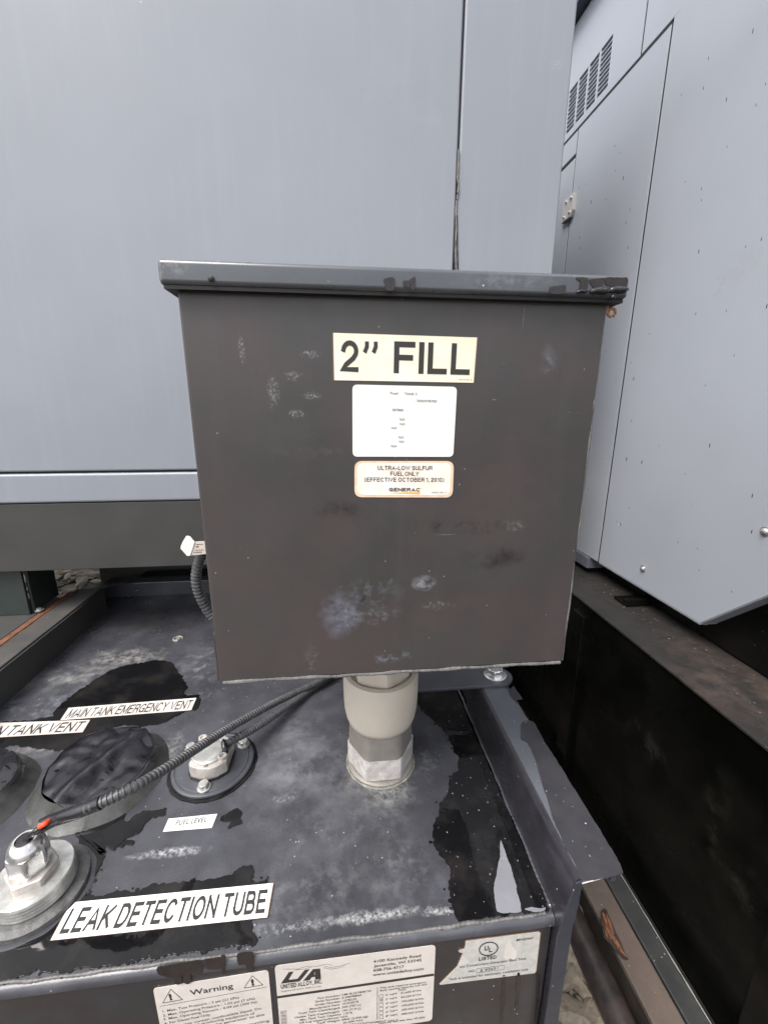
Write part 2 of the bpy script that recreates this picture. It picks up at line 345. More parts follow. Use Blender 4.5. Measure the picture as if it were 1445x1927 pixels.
# ------------------------------------------------------------------ stickers and lettering
def glyph_mesh(body, bold=0., space=1.):
    cu = D.curves.new('lettering', 'FONT'); cu.body = body; cu.size = 1; cu.offset = bold; cu.space_character = space
    cu.resolution_u = 3; cu.fill_mode = 'FRONT'
    o = D.objects.new('lettering', cu); col.objects.link(o)
    dg = bpy.context.evaluated_depsgraph_get(); dg.update()
    me = D.meshes.new_from_object(o.evaluated_get(dg)); D.objects.remove(o); D.curves.remove(cu)
    return me
def _arc(cx_, cy_, rx, ry, a0, a1, n=14): return [(cx_+rx*math.cos(R(a0+(a1-a0)*i/n)), cy_+ry*math.sin(R(a0+(a1-a0)*i/n))) for i in range(n+1)]
def _g():
    G = {}
    G['A'] = (.72, [[(0, 0), (.5, 1), (1, 0)], [(.2, .30), (.8, .30)]])
    G['B'] = (.62, [[(.6, 0), (0, 0), (0, 1), (.55, 1)] , _arc(.6, .76, .32, .24, 90, -90), [(.55, .52), (0, .52)], _arc(.62, .26, .38, .26, 90, -90)])
    G['C'] = (.68, [_arc(.5, .5, .5, .5, 42, 318, 26)])
    G['D'] = (.66, [[(.45, 0), (0, 0), (0, 1), (.45, 1)], _arc(.45, .5, .55, .5, 90, -90, 18)])
    G['E'] = (.57, [[(1, 0), (0, 0), (0, 1), (1, 1)], [(0, .52), (.9, .52)]])
    G['F'] = (.54, [[(0, 0), (0, 1), (1, 1)], [(0, .50), (.88, .50)]])
    G['G'] = (.72, [_arc(.5, .5, .5, .5, 45, 325, 26), [(.96, .0), (.96, .44), (.55, .44)]])
    G['I'] = (.0, [[(0, 0), (0, 1)]])
    G['J'] = (.48, [[(1, 1), (1, .3)] + _arc(.5, .3, .5, .3, 0, -180)])
    G['K'] = (.66, [[(0, 0), (0, 1)], [(.98, 1), (.02, .38)], [(.30, .60), (1, 0)]])
    G['L'] = (.50, [[(0, 1), (0, 0), (1, 0)]])
    G['M'] = (.80, [[(0, 0), (0, 1)], [(0, 1), (.5, .05), (1, 1)], [(1, 1), (1, 0)]])
    G['N'] = (.66, [[(0, 0), (0, 1)], [(0, 1), (1, 0)], [(1, 0), (1, 1)]])
    G['O'] = (.74, [_arc(.5, .5, .5, .5, 0, 360, 30)])
    G['P'] = (.58, [[(0, 0), (0, 1), (.6, 1)], _arc(.62, .73, .38, .27, 90, -90), [(.6, .46), (0, .46)]])
    G['R'] = (.62, [[(0, 0), (0, 1), (.6, 1)], _arc(.62, .75, .36, .25, 90, -90), [(.6, .50), (0, .50)], [(.62, .48), (.90, .30), (.98, 0)]])
    G['S'] = (.62, [_arc(.5, .76, .46, .24, 25, 265, 18) + _arc(.5, .26, .5, .26, 80, -160, 18)])
    G['T'] = (.60, [[(0, 1), (1, 1)], [(.5, 1), (.5, 0)]])
    G['U'] = (.62, [[(0, 1), (0, .32)] + _arc(.5, .32, .5, .32, 180, 360, 18) + [(1, 1)]])
    G['V'] = (.66, [[(0, 1), (.5, 0), (1, 1)]])
    G['W'] = (1.0, [[(0, 1), (.26, 0), (.5, .95), (.74, 0), (1, 1)]])
    G['X'] = (.64, [[(0, 0), (1, 1)], [(0, 1), (1, 0)]])
    G['Y'] = (.66, [[(0, 1), (.5, .45), (1, 1)], [(.5, .45), (.5, 0)]])
    G['0'] = (.50, [_arc(.5, .5, .5, .5, 0, 360, 28)])
    G['1'] = (.26, [[(0, .76), (.45, .80), (1, 1), (1, 0)]])
    G['2'] = (.50, [_arc(.5, .70, .48, .30, 170, -25, 16) + [(.75, .42), (.22, .18), (.0, .0), (1, 0)]])
    G['-'] = (.25, [[(0, .36), (1, .36)]]); G['.'] = (.0, [[(0, 0), (0, .01)]]); G[','] = (.03, [[(1, .03), (1, -.02), (0, -.14)]])
    G['('] = (.16, [_arc(1.1, .42, 1.1, .66, 125, 235)]); G[')'] = (.16, [_arc(-.1, .42, 1.1, .66, 55, -55)])
    G['\u201d'] = (.42, [[(.14, .94), (.14, .84), (0, .70)], [(.98, .94), (.98, .84), (.84, .70)]])
    return G
GL = _g()
def stroke_mesh(body, t=.16, gap=.14):
    """grotesque lettering from thick strokes, cap height 1"""
    bm = bmesh.new(); x = 0.; lay = 0
    for ch in body:
        if ch == ' ': x += .30; continue
        w_, strokes = GL[ch]; sx = w_*1.0
        for st in strokes:
            P_ = [Vector((x+t/2+p[0]*sx, t/2+p[1]*(1-t))) for p in st]; n = len(P_); cl = (P_[0]-P_[-1]).length < 1e-4 and n > 3
            Lf, Rt = [], []
            for i in range(n):
                a = P_[i-1] if i else (P_[-2] if cl else None); b = P_[i+1] if i < n-1 else (P_[1] if cl else None)
                d0 = (P_[i]-a).normalized() if a is not None else None; d1 = (b-P_[i]).normalized() if b is not None else None
                p = P_[i].copy()
                if d0 is None: p -= d1*t/2; d = d1; k = 1
                elif d1 is None: p += d0*t/2; d = d0; k = 1
                else:
                    d = (d0+d1); d = d.normalized() if d.length > .1 else d0; k = 1/max(.55, d.dot(d0))
                nn = Vector((-d.y, d.x))*t/2*k
                q1, q2 = p+nn, p-nn
                for q in (q1, q2):
                    if ch not in ',()': q.y = min(1.0, max(0., q.y))
                Lf.append(bm.verts.new((q1.x, q1.y, lay*4e-5))); Rt.append(bm.verts.new((q2.x, q2.y, lay*4e-5)))
            for i in range(n-1):
                try: bm.faces.new((Rt[i], Rt[i+1], Lf[i+1], Lf[i]))
                except ValueError: pass
            lay = (lay+1) % 5
        x += w_ + t + gap
    return bm
_h = glyph_mesh('H'); CAPH = max(v.co.y for v in _h.vertices)
class Sticker:
    """a flat sticker on a real plane; corners TL, TR, BR, BL given as points"""
    def __init__(s, TL, TR, BR, BL, parent, mat, proj, normal, label, rad=.0, th=.0004, outline=None, lift=0., rim=None):
        s.proj = proj; s.n = Vector(normal); s.parent = parent; s.lift = lift+th; s.rects = []
        s.u = (TR-TL).normalized(); v = (BL-TL); s.v = (v - s.u*v.dot(s.u)).normalized()
        s.TL = TL
        C = [TL, TR, BR, BL]
        pts = []
        if outline: pts = outline
        elif rad:
            for i in range(4):
                p, a, b = C[i], C[i-1], C[(i+1) % 4]; da = (a-p).normalized()*rad; db = (b-p).normalized()*rad
                for k in range(7):
                    t = k/6; pts.append((p+da)*(1-t)**2 + p*2*t*(1-t) + (p+db)*t*t)
        else: pts = C
        bm = B(); prism(bm, [p + s.n*lift for p in pts], s.n, th)
        s.o = obj('sticker', bm, mat, parent, label=label)
        if rim:
            cen = sum(pts, Vector())/len(pts); bm = B()
            prism(bm, [cen + (p-cen)*1.0 + (p-cen).normalized()*.0009 + s.n*(lift-.0002) for p in pts], s.n, .0004)
            obj('sticker_edge', bm, rim, s.o)
        s.bms = {}
    def bm(s, mat):
        if mat not in s.bms: s.bms[mat] = B()
        return s.bms[mat]
    def text(s, body, p0, p1, h, mat=None, bold=0., hpx=True, space=1.):
        """baseline from pixel p0 to pixel p1 on the sticker's plane, capital height h in pixels"""
        mat = mat or m_ink
        a, b = s.proj(*p0), s.proj(*p1); t = s.proj(p0[0], p0[1]-h)
        e = (b-a); L = e.length; e.normalize(); vv = -s.v; vv = (vv - e*vv.dot(e)).normalized()
        H = abs((t-a).dot(vv))
        me = glyph_mesh(body, bold, space)
        xs = [v.co.x for v in me.vertices]
        if not xs: return
        x0, x1 = min(xs), max(xs)
        bm = B(); bm.from_mesh(me); D.meshes.remove(me)
        for v in bm.verts:
            v.co = a + e*((v.co.x-x0)/(x1-x0)*L) + vv*(v.co.y/CAPH*H) + s.n*(s.lift+.00018)
        merge(s.bm(mat), bm)
    def caps(s, body, p0, p1, h, t=.16, mat=None, gap=.14):
        a, b = s.proj(*p0), s.proj(*p1); q = s.proj(p0[0], p0[1]-h)
        e = (b-a); L = e.length; e.normalize(); vv = -s.v; vv = (vv - e*vv.dot(e)).normalized()
        H = abs((q-a).dot(vv)); bm = stroke_mesh(body, t, gap)
        xs = [v.co.x for v in bm.verts]; x0, x1 = min(xs), max(xs)
        for v in bm.verts: v.co = a + e*((v.co.x-x0)/(x1-x0)*L) + vv*(v.co.y*H) + s.n*(s.lift+.00018+v.co.z*.3)
        merge(s.bm(mat or m_ink), bm)
    def poly(s, px, mat=None):
        bm = B(); pts = [s.proj(*p) + s.n*(s.lift+.00012) for p in px]
        f = bm.faces.new([bm.verts.new(p) for p in pts]); f.normal_update()
        if f.normal.dot(s.n) < 0: f.normal_flip()
        bmesh.ops.triangulate(bm, faces=bm.faces[:]); merge(s.bm(mat or m_ink), bm)
    def line(s, p, q, wd, mat=None):
        d = Vector((q[0]-p[0], q[1]-p[1])); k = Vector((-d.y, d.x)).normalized()*wd/2
        s.poly([(p[0]+k.x, p[1]+k.y), (q[0]+k.x, q[1]+k.y), (q[0]-k.x, q[1]-k.y), (p[0]-k.x, p[1]-k.y)], mat)
    def done(s):
        for mat, bm in s.bms.items():
            obj('lettering' if mat is not m_orange else 'logo_bar', bm, mat, s.o)
def zoomf(ox, oy, sc_): return lambda x, y: (ox + x/sc_, oy + y/sc_)

# ================================================================== SETTING
bm = B(); g = 60
vs = [bm.verts.new(p) for p in ((-g*8, -g*8, -.955), (g*8, -g*8, -.955), (g*8, g*8, -.955), (-g*8, g*8, -.955))]; bm.faces.new(vs)
o = obj('ground', bm, m_dirt); tag(o, 'wet brown earth under the pale stone chips', kind='structure')

def stones(n, xr, yr, rmin, rmax, seed):
    rnd = random.Random(seed); bm = B()
    for i in range(n):
        r = rmin*(rmax/rmin)**(rnd.random()**1.6); t = bmesh.new(); bmesh.ops.create_icosphere(t, subdivisions=2, radius=1)
        so_ = rnd.random()*50
        rot = Matrix.Rotation(rnd.uniform(-.45, .45), 4, 'X') @ Matrix.Rotation(rnd.uniform(0, 6.3), 4, 'Z')
        sx, sy, sz = rnd.uniform(.9, 2.4), rnd.uniform(.4, .9), rnd.uniform(.25, .55)
        c = Vector((rnd.uniform(*xr), rnd.uniform(*yr), -.952 + rnd.uniform(0, .012)))
        for v in t.verts:
            q = Vector((v.co.x*sx, v.co.y*sy, v.co.z*sz)) * (r*(1+.45*noise.noise(v.co*1.3+Vector((so_, 0, 0)))+.12*noise.noise(v.co*5+Vector((so_, 0, 0)))))
            v.co = rot @ q + c
        merge(bm, t)
    return bm
tag(obj('gravel', stones(1500, (.10, .45), (.15, 1.0), .006, .045, 3), m_stone), 'pale angular stone chips on the ground between the two tanks', 'gravel', kind='stuff')
tag(obj('gravel', stones(1600, (-2.6, -.55), (1.3, 3.6), .012, .06, 5), m_stone), 'pale stone chips seen under the far grey enclosure', 'gravel', kind='stuff')

# ================================================================== BACK ENCLOSURE
WY = .888; K = WY/1.2
be = thing('generator_enclosure', (-.2, WY+.02, -.457*K), 'large flat grey generator enclosure filling the background behind the fill box', 'generator')
WT = .80
def sheet(a, b, name, mat, parent, bev=.004, label=None):
    bm = B(); box(bm, a, b, bev, 3); return obj(name, bm, mat, parent, smooth=True, label=label)
sheet((-2.2, WY, -.178*K), (.3115*K, WY+.03, WT), 'wall_panel', m_grey, be)
sheet((.3160*K, WY+.001, -.178*K), (.5855*K, WY+.03, WT), 'wall_panel', m_grey, be)
bm = B(); box(bm, (.3105*K, WY+.01, -.178*K), (.3175*K, WY+.02, WT)); obj('seam_gap', bm, m_dark, be)
bm = B(); box(bm, (-2.18, WY+.009, -.184*K), (.58*K, WY+.025, -.172*K)); obj('seam_gap', bm, m_dark, be)
sheet((-2.2, WY-.003, -.2625*K), (.583*K, WY+.025, -.1835*K), 'bottom_trim', m_grey, be, .005)
sheet((-2.2, WY, -.457*K), (.585*K, WY+.08, -.2645*K), 'base_rail', m_base, be, .002)
bm = B(); box(bm, (-2.2, WY+.035, -.262*K), (.58*K, 2.6, WT-.01)); obj('body', bm, m_grey, be)
bm = B(); box(bm, (-2.2, WY+.081, -.30*K), (.57*K, 2.6, -.264*K)); obj('floor_pan', bm, m_base, be)
bm = B()
pts = [(onY(x, y, WY-.0008)) for x, y in ((862.5, 280), (862.5, 300), (861, 335), (862.5, 345), (861.5, 362), (859, 378), (858, 400), (858.5, 430), (857, 470), (858, 503))]
sweep(bm, pts, lambda s: .0015*(1+.5*noise.noise(Vector((s*80, 3, 1)))+.5*noise.noise(Vector((s*240, 1, 1)))), 8, .003)
obj('caulk_bead', bm, m_caulk, be, smooth=True)
bm = B()
for dx in (-3.0, 3.4):
    pts = [(onY(x+dx*(.4+.6*min(1, (y-400)/60)), y, WY-.0003)) for x, y in ((858.5, 405), (858, 430), (857.5, 470), (858.5, 512))]
    sweep(bm, pts, lambda s: .0009*(1+.5*noise.noise(Vector((s*90, 3, dx)))), 6, .004)
obj('caulk_edge', bm, m_dark, be, smooth=True)
# rear frame and the leg standing on the left rail
bm = B(); box(bm, (-.684, 1.205, -.95), (.55, 1.22, -.262), .002); obj('rear_frame', bm, m_base, be)
bm = B(); box(bm, (-.668, .913, -.440), (-.662, .995, -.300), .001); box(bm, (-1.6, .905, -.444), (-.668, .912, -.300), .001)
lg = obj('support_leg', bm, paint('dark green steel', (.022, .028, .026), .35, .3, 8, tint=(.04, .052, .046)), be)
bm = B(); lathe(bm, tuple(onZ(74, 1149, -.441)), [(.0085, 0), (.0085, .002), (.005, .002), (.005, .005)], 20); obj('washer', bm, m_zinc, lg, smooth=True)
bm = B(); box(bm, (-1.6, .2, -.50), (-.656, .99, -.4445), .002); obj('skid_flange', bm, m_base, be)

# ================================================================== RIGHT ENCLOSURE
re_ = thing('generator_enclosure', (.9, 1.5, -.44), 'tall grey generator enclosure with louvres and hinged door on the right', 'generator')
X0 = WALLX
def panel(y0, y1, z0, z1, name='side_panel', x=X0, th=.02, mat=m_grey2, bev=.0012, parent=re_, label=None):
    return sheet((x, y0, z0), (x+th, y1, z1), name, mat, parent, bev, label)
panel(.9575, 1.2815, -.393, .7135)
dr = panel(1.2855, 2.2, -.393, .6525, 'door', bev=.005)
panel(1.2855, 2.2, .6595, .7135)
panel(.936, 1.0425, .7205, .985)
bm = B(); box(bm, (.674, .3, -.30), (1.6, 3.0, .98)); obj('body', bm, m_dark, re_)
# louvred panel with real slots
LY0, LY1, LZ0, LZ1 = 1.163, 1.60, .737, .838
bm = B(); box(bm, (X0, 1.0465, .7205), (X0+.012, LY0, .985)); box(bm, (X0, LY1, .7205), (X0+.012, 2.6, .985))
box(bm, (X0, LY0, .7205), (X0+.012, LY1, LZ0)); box(bm, (X0, LY0, LZ1), (X0+.012, LY1, .985))
lv = obj('louvre_panel', bm, m_grey2, re_)
ncol, pitch = 9, (LY1-LY0)/9
for i in range(1, ncol):
    bm = B(); y = LY0 + i*pitch; box(bm, (X0+.0002, y-.004, LZ0), (X0+.011, y+.004, LZ1)); obj('mullion', bm, m_grey2, lv)
nsl = 10; pz = (LZ1-LZ0)/nsl; proto = None
for i in range(5):
    for k in range(1, nsl):
        y0 = LY0 + i*pitch + (.004 if i else 0); y1 = LY0 + (i+1)*pitch - .004; z = LZ0 + k*pz
        bm = B(); box(bm, (X0+.0005, y0, z-.0011), (X0+.008, y1, z+.0011)); obj('slat', bm, m_grey2, lv)
bm = B(); box(bm, (X0+.0010, .9527, -.392), (X0+.012, .9573, .715)); box(bm, (X0+.0010, 1.2817, -.392), (X0+.012, 1.2853, .712)); box(bm, (X0+.0010, 1.2856, .6527), (X0+.012, 2.2, .6593)); box(bm, (X0+.0010, .9574, .7137), (X0+.012, 2.2, .7203)); box(bm, (X0+.0010, 1.0427, .7206), (X0+.011, 1.0463, .98))
obj('seam_shade_strip', bm, m_dark, re_)  # added dark strips give the tight seams their shade
# hood panel: hangs, hem runs level and then slopes up towards the viewer
hp = [(.9525, 1.3), (.9525, -.393), (.640, -.393), (.2, .055), (-.5, .055), (-.5, 1.3)]
bm = B(); prism(bm, [Vector((X0+.018, y, z)) for y, z in hp], (-1, 0, 0), .0178, .0008)
hd = obj('hood_panel', bm, m_grey2, re_)
bm = B()   # returned hem under the slope
prism(bm, [Vector((X0+.002, y, z)) for y, z in ((.640, -.395), (.2, .053), (.2, .065), (.640, -.383))], (1, 0, 0), .035)
prism(bm, [Vector((X0+.002, y, z)) for y, z in ((.9535, -.396), (.640, -.396), (.640, -.393), (.9535, -.393))], (1, 0, 0), .035)
obj('hood_hem', bm, m_grey2, re_)
bm = B(); box(bm, (X0-.030, 1.0, .988), (X0+.03, 3.0, 1.03)); obj('roof_trim', bm, m_trim, re_)
bm = B(); box(bm, (X0-.02, 1.0, 1.031), (2.0, 3.0, 1.05)); obj('roof', bm, m_grey2, re_)
hpl = [onX(1085, 362, X0), onX(1086.5, 392, X0), onX(1079, 410, X0), onX(1062, 421, X0), onX(1066, 372, X0)]
hpl = [(1.256, .557), (1.256, .516), (1.264, .502), (1.312, .502), (1.312, .557)]
bm = B(); prism(bm, [Vector((X0-.0002, y, z)) for y, z in hpl], (-1, 0, 0), .009, .001); hg = obj('hinge', bm, paint('pale hinge plate', (.40, .385, .38), .45, .06, 30), re_)
def screw(c, axis, r, parent, mat=m_steel, name='screw', washer=True):
    bm = B(); prof = [(r*1.7, 0), (r*1.7, .0012), (r*1.15, .0014), (r*1.1, .0035), (r*.6, .0052), (.0002, .0056)] if washer else [(r, 0), (r*.95, .0025), (r*.5, .004), (.0002, .0043)]
    lathe(bm, (0, 0, 0), prof, 18)
    q = Vector((0, 0, 1)).rotation_difference(Vector(axis))
    for v in bm.verts: v.co = q @ v.co + Vector(c)
    return obj(name, bm, mat, parent, smooth=True)
for y, z in ((1.267, .548), (1.292, .547), (1.270, .514), (1.297, .511)): screw((X0-.0092, y, z), (-1, 0, 0), .0042, hg, washer=False)
for px in ((1210, 1070), (1440, 1000)):
    p = onX(*px, X0-.0002); screw(p, (-1, 0, 0), .0045, hd)
p = onX(1380, 1165, .72); 
# base of the enclosure standing on the neighbour tank
bm = B(); box(bm, (.70, .25, -.438), (1.6, 3.0, -.30), .003); obj('base_rail', bm, m_neigh, re_)
bm = B(); box(bm, (.655, .99, -.425), (.70, 1.5, -.3945), .002); obj('door_sill', bm, paint('blue grey sill', (.10, .10, .125), .45, .2, 30), re_)
bm = B(); box(bm, (.635, .80, -.4385), (1.3, .812, -.424), .001); box(bm, (.635, .8125, -.4385), (1.3, .845, -.434), .001); obj('cross_member', bm, m_neigh, re_)
screw((.6985, .665, -.405), (-1, 0, 0), .004, re_, m_rustbolt, 'screw')

# ================================================================== NEIGHBOUR TANK
nb = thing('fuel_tank', (.9, 1.2, -.95), 'black neighbouring fuel tank with dirty top and long dark side, far right', 'tank')
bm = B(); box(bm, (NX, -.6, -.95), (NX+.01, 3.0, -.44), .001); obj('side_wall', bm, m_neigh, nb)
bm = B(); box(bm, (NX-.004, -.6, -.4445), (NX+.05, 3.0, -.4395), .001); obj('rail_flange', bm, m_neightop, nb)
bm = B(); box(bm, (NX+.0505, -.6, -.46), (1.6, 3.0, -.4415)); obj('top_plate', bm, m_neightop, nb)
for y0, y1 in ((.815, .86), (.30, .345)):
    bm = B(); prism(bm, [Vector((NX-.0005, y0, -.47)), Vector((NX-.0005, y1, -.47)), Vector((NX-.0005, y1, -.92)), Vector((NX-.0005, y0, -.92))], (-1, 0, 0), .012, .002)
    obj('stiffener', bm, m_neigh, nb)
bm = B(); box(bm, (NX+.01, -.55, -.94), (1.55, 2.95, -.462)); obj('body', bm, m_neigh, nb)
rnd = random.Random(11); bm = B()
for i in range(420):
    t = bmesh.new(); r = rnd.uniform(.0005, .0018); bmesh.ops.create_icosphere(t, subdivisions=1, radius=r)
    x = NX + .002 + rnd.random()**1.3*.35; y = rnd.uniform(.30, 1.05)
    for v in t.verts: v.co = Vector((v.co.x*rnd.uniform(.8, 2), v.co.y, v.co.z*.5)) + Vector((x, y, -.4405))
    merge(bm, t)
tag(obj('debris', bm, m_timber), 'crumbs of grit on top of the neighbouring black tank', 'grit', kind='stuff')

# ================================================================== OUR FUEL TANK
tk = thing('fuel_tank', (-.19, .70, -.95), 'black sub-base fuel tank in front with stickers, fittings and standing water on its top', 'tank')
def ext(profile, axis, a, b, bm):
    """extrude a 2D profile (YZ or XZ) along x or y"""
    if axis == 'x': pts = [Vector((a, p[0], p[1])) for p in profile]; prism(bm, pts, (1, 0, 0), b-a)
    else: pts = [Vector((p[0], a, p[1])) for p in profile]; prism(bm, pts, (0, 1, 0), b-a)
r_ = .007
arc = [(FRONT + r_ - r_*math.sin(t), DECK - r_ + r_*math.cos(t)) for t in [k*math.pi/2/6 for k in range(7)]]
bm = B(); ext([(1.112, DECK), *arc, (FRONT, -.5145), (FRONT+.004, -.5145), (FRONT+.004, -.5125), (1.112, -.512)], 'x', -.95, .2085, bm)
obj('deck', bm, m_deck, tk, smooth=True)
bm = B(); box(bm, (-.95, FRONT+.0012, -.93), (.205, FRONT+.006, -.5150)); obj('front_panel', bm, m_front, tk)
bm = B(); box(bm, (-.60, FRONT+.0065, -.94), (.207, 1.1, -.513)); obj('body', bm, m_dark, tk)
# welded edge
bm = B(); bead(bm, (-.95, .2972, DECK-.0002), (.2, .2955, DECK-.0002), .0019, .0006, .005); obj('weld_bead', bm, m_weld, tk, smooth=True)
bm = B(); bead(bm, (.2085, .30, DECK), (.2095, 1.1, DECK), .0022, .0007, .006); obj('weld_bead', bm, m_rail, tk, smooth=True)
# right side rail: leaning web, flange and front plate
sr = None
bm = B(); ext([(.2088, -.93), (.2088, -.507), (.2155, -.447), (.2175, -.4415), (.2195, -.4402), (.2225, -.4402), (.2225, -.446), (.2195, -.45), (.2195, -.93)], 'y', .2815, .60, bm)
sr = obj('side_rail', bm, m_webdark, tk, smooth=True)
bm = B(); prism(bm, [Vector(p) for p in ((.2226, .2792, -.444), (.2660, .2836, -.444), (.2685, .2905, -.444), (.2585, .606, -.444), (.2226, .606, -.444))], (0, 0, 1), .004, .0006)
obj('flange', bm, paint('lighter flange paint', (.092, .099, .112), .34, .15, 14, tint=(.075, .078, .088), specks=.015, bump=.15, bscale=500, coat=.3), sr)  # rail paint in a lighter tone, flange only
bm = B(); prism(bm, [Vector((x, .2790, z)) for x, z in ((.2050, -.94), (.2050, -.515), (.2075, -.492), (.2165, -.4425), (.2222, -.4405), (.2222, -.47), (.2195, -.50), (.2195, -.94))], (0, 1, 0), .0023, .0006)
obj('end_plate', bm, paint('bluish black paint', (.028, .032, .042), .35, .2, 20, tint=(.035, .035, .045), specks=.02, coat=.1, bump=.15), sr)
bm = B(); box(bm, (.2600, .2890, -.4605), (.2650, .60, -.4445)); obj('flange_lip', bm, m_rail, sr)
bm = B(); bead(bm, (.2215, .2785, -.4415), (.2650, .2830, -.4412), .0006, .0001, .01); obj('cut_edge', bm, m_alu, sr, smooth=True)
# left rail and rear rim
lr = None
bm = B(); box(bm, (-.632, -.2, -.60), (-.584, 1.028, -.4405), .002); lr = obj('side_rail', bm, m_leftrail, tk, label='worn channel rail along the left edge')
bm = B(); bead(bm, (-.6335, -.1, -.4395), (-.6335, 1.02, -.4395), .0016, .0005, .02); obj('rust_line', bm, m_rust, lr, smooth=True)
bm = B(); box(bm, (-.654, -.2, -.452), (-.6355, 1.02, -.444), .001); obj('rust_strip', bm, m_rust, lr)
bm = B(); box(bm, (-.5835, -.2, -.60), (-.5805, 1.03, -.4445)); obj('web', bm, m_base, lr)
bm = B(); box(bm, (-.632, 1.112, -.52), (.21, 1.160, -.467), .002); rr_ = obj('rear_rim', bm, m_rail, tk)
bm = B(); prism(bm, [Vector(p) for p in ((-.632, 1.0285, -.445), (-.583, 1.0285, -.445), (-.56, 1.111, -.462), (-.632, 1.111, -.462))], (0, 0, 1), .003); obj('corner_gusset', bm, m_leftrail, rr_)
bm = B(); box(bm, (-.55, 1.145, -.4668), (.2, 1.19, -.4645)); obj('rim_flange', bm, m_neigh, rr_)
bm = B(); lathe(bm, (-.545, 1.1105, -.487), [(.006, 0), (.005, .003), (.0005, .004)], 14); obj('rim_bolt', bm, m_rail, rr_, smooth=True)
# cross bracket and bolt
bm = B()
cp = [Vector(p) for p in ((.012, .5635, -.4395), (.262, .5615, -.4395))]
c0 = Vector((.255, .585, -.4395))
cp += [c0 + Vector((math.cos(a), math.sin(a), 0))*.0235 for a in [(-60+k*20)*math.pi/180 for k in range(9)]]
cp += [Vector((.012, .607, -.4395))]
prism(bm, cp, (0, 0, 1), .0045, .0006); cb = obj('cross_bracket', bm, m_rail, tk)
bc = (.2505, .5870, -.4349)
bm = B(); lathe(bm, bc, [(.0185, 0), (.0185, .0018), (.0165, .0028), (.012, .0029)], 40); bo = obj('flange_bolt', bm, m_steel, cb, smooth=True)
def hexhead(bm, c, ap, z0, z1, rot=0., n=6, round_=1.08, top=.86):
    k = math.pi/n; seg = n*10
    prof = [(ap*1.15, z0), (ap*1.15, z1-(z1-z0)*.25), (ap*1.15, z1-(z1-z0)*.1), (ap*top, z1)]
    rings = []
    for i, (r, z) in enumerate(prof):
        lim = ap*1.16 if i < 2 else (ap*1.06 if i == 2 else ap*.90)
        ring = []
        for s in range(seg):
            a = 2*math.pi*s/seg; aa = ((a-rot) % (2*k)) - k
            rr = min(ap/math.cos(aa), lim); ring.append(bm.verts.new((c[0]+rr*math.cos(a), c[1]+rr*math.sin(a), c[2]+z)))
        rings.append(ring)
    for i in range(3):
        for s in range(seg): bm.faces.new((rings[i][s], rings[i][(s+1) % seg], rings[i+1][(s+1) % seg], rings[i+1][s]))
    bm.faces.new(rings[0][::-1]); bm.faces.new(rings[-1])
bm = B(); hexhead(bm, bc, .0118, .0030, .0135, R(8)); obj('bolt_head', bm, m_steel, cb, smooth=True)
bm = B(); t0 = onZ(335, 1203, DECK); sweep(bm, [t0 + Vector((math.cos(a)*.009, math.sin(a)*.009, .001)) for a in [k*math.pi/5 for k in range(9)]], lambda s: .0022, 8, .003); lathe(bm, t0, [(.005, 0), (.0045, .002), (.0005, .0024)], 14)
obj('deck_boss', bm, m_alud, tk, smooth=True)

# stickers on the deck
UPZ = Vector((0, 0, 1)); PD = lambda x, y: onZ(x, y, DECK)
zc = zoomf(0, 1500, 1445/520)
s = Sticker(PD(*zc(372, 560)), PD(*zc(1428, 458)), PD(*zc(1397, 637)), PD(*zc(267, 758)), tk, m_white, PD, UPZ, 'leak detection tube sticker', lift=.0014, rim=m_brown)
s.caps('LEAK DETECTION TUBE', zc(308, 727), zc(1383, 615), 46, .175)
s.text('XXXXX XXX X', zc(1350, 632), zc(1397, 627), 1.6, m_ink2); s.done()
ze = zoomf(0, 1200, 2.89)
s = Sticker(PD(*ze(375, 388)), PD(*ze(1068, 333)), PD(*ze(1040, 400)), PD(*ze(330, 455)), tk, m_cream, PD, UPZ, 'main tank emergency vent sticker', lift=.0016, rim=m_brown)
s.caps('MAIN TANK EMERGENCY VENT', ze(352, 447), ze(1032, 393), 16.5, .15, gap=.12); s.done()
s = Sticker(PD(-58, 1365), PD(*ze(490, 455)), PD(*ze(450, 522)), PD(-82, 1395.5), tk, m_cream, PD, UPZ, 'main tank vent sticker', lift=.0021, rim=m_brown)
s.caps('MAIN TANK VENT', (-62, 1392), ze(430, 517), 18.5, .15, gap=.12); s.done()
s = Sticker(PD(*zc(882, 118)), PD(*zc(1137, 92)), PD(*zc(1108, 165)), PD(*zc(852, 186)), tk, m_white, PD, UPZ, 'small fuel level sticker', lift=.0006)
s.text('FUEL LEVEL', zc(918, 153), zc(1078, 136), 9, m_ink, bold=.012, space=1.1); s.done()

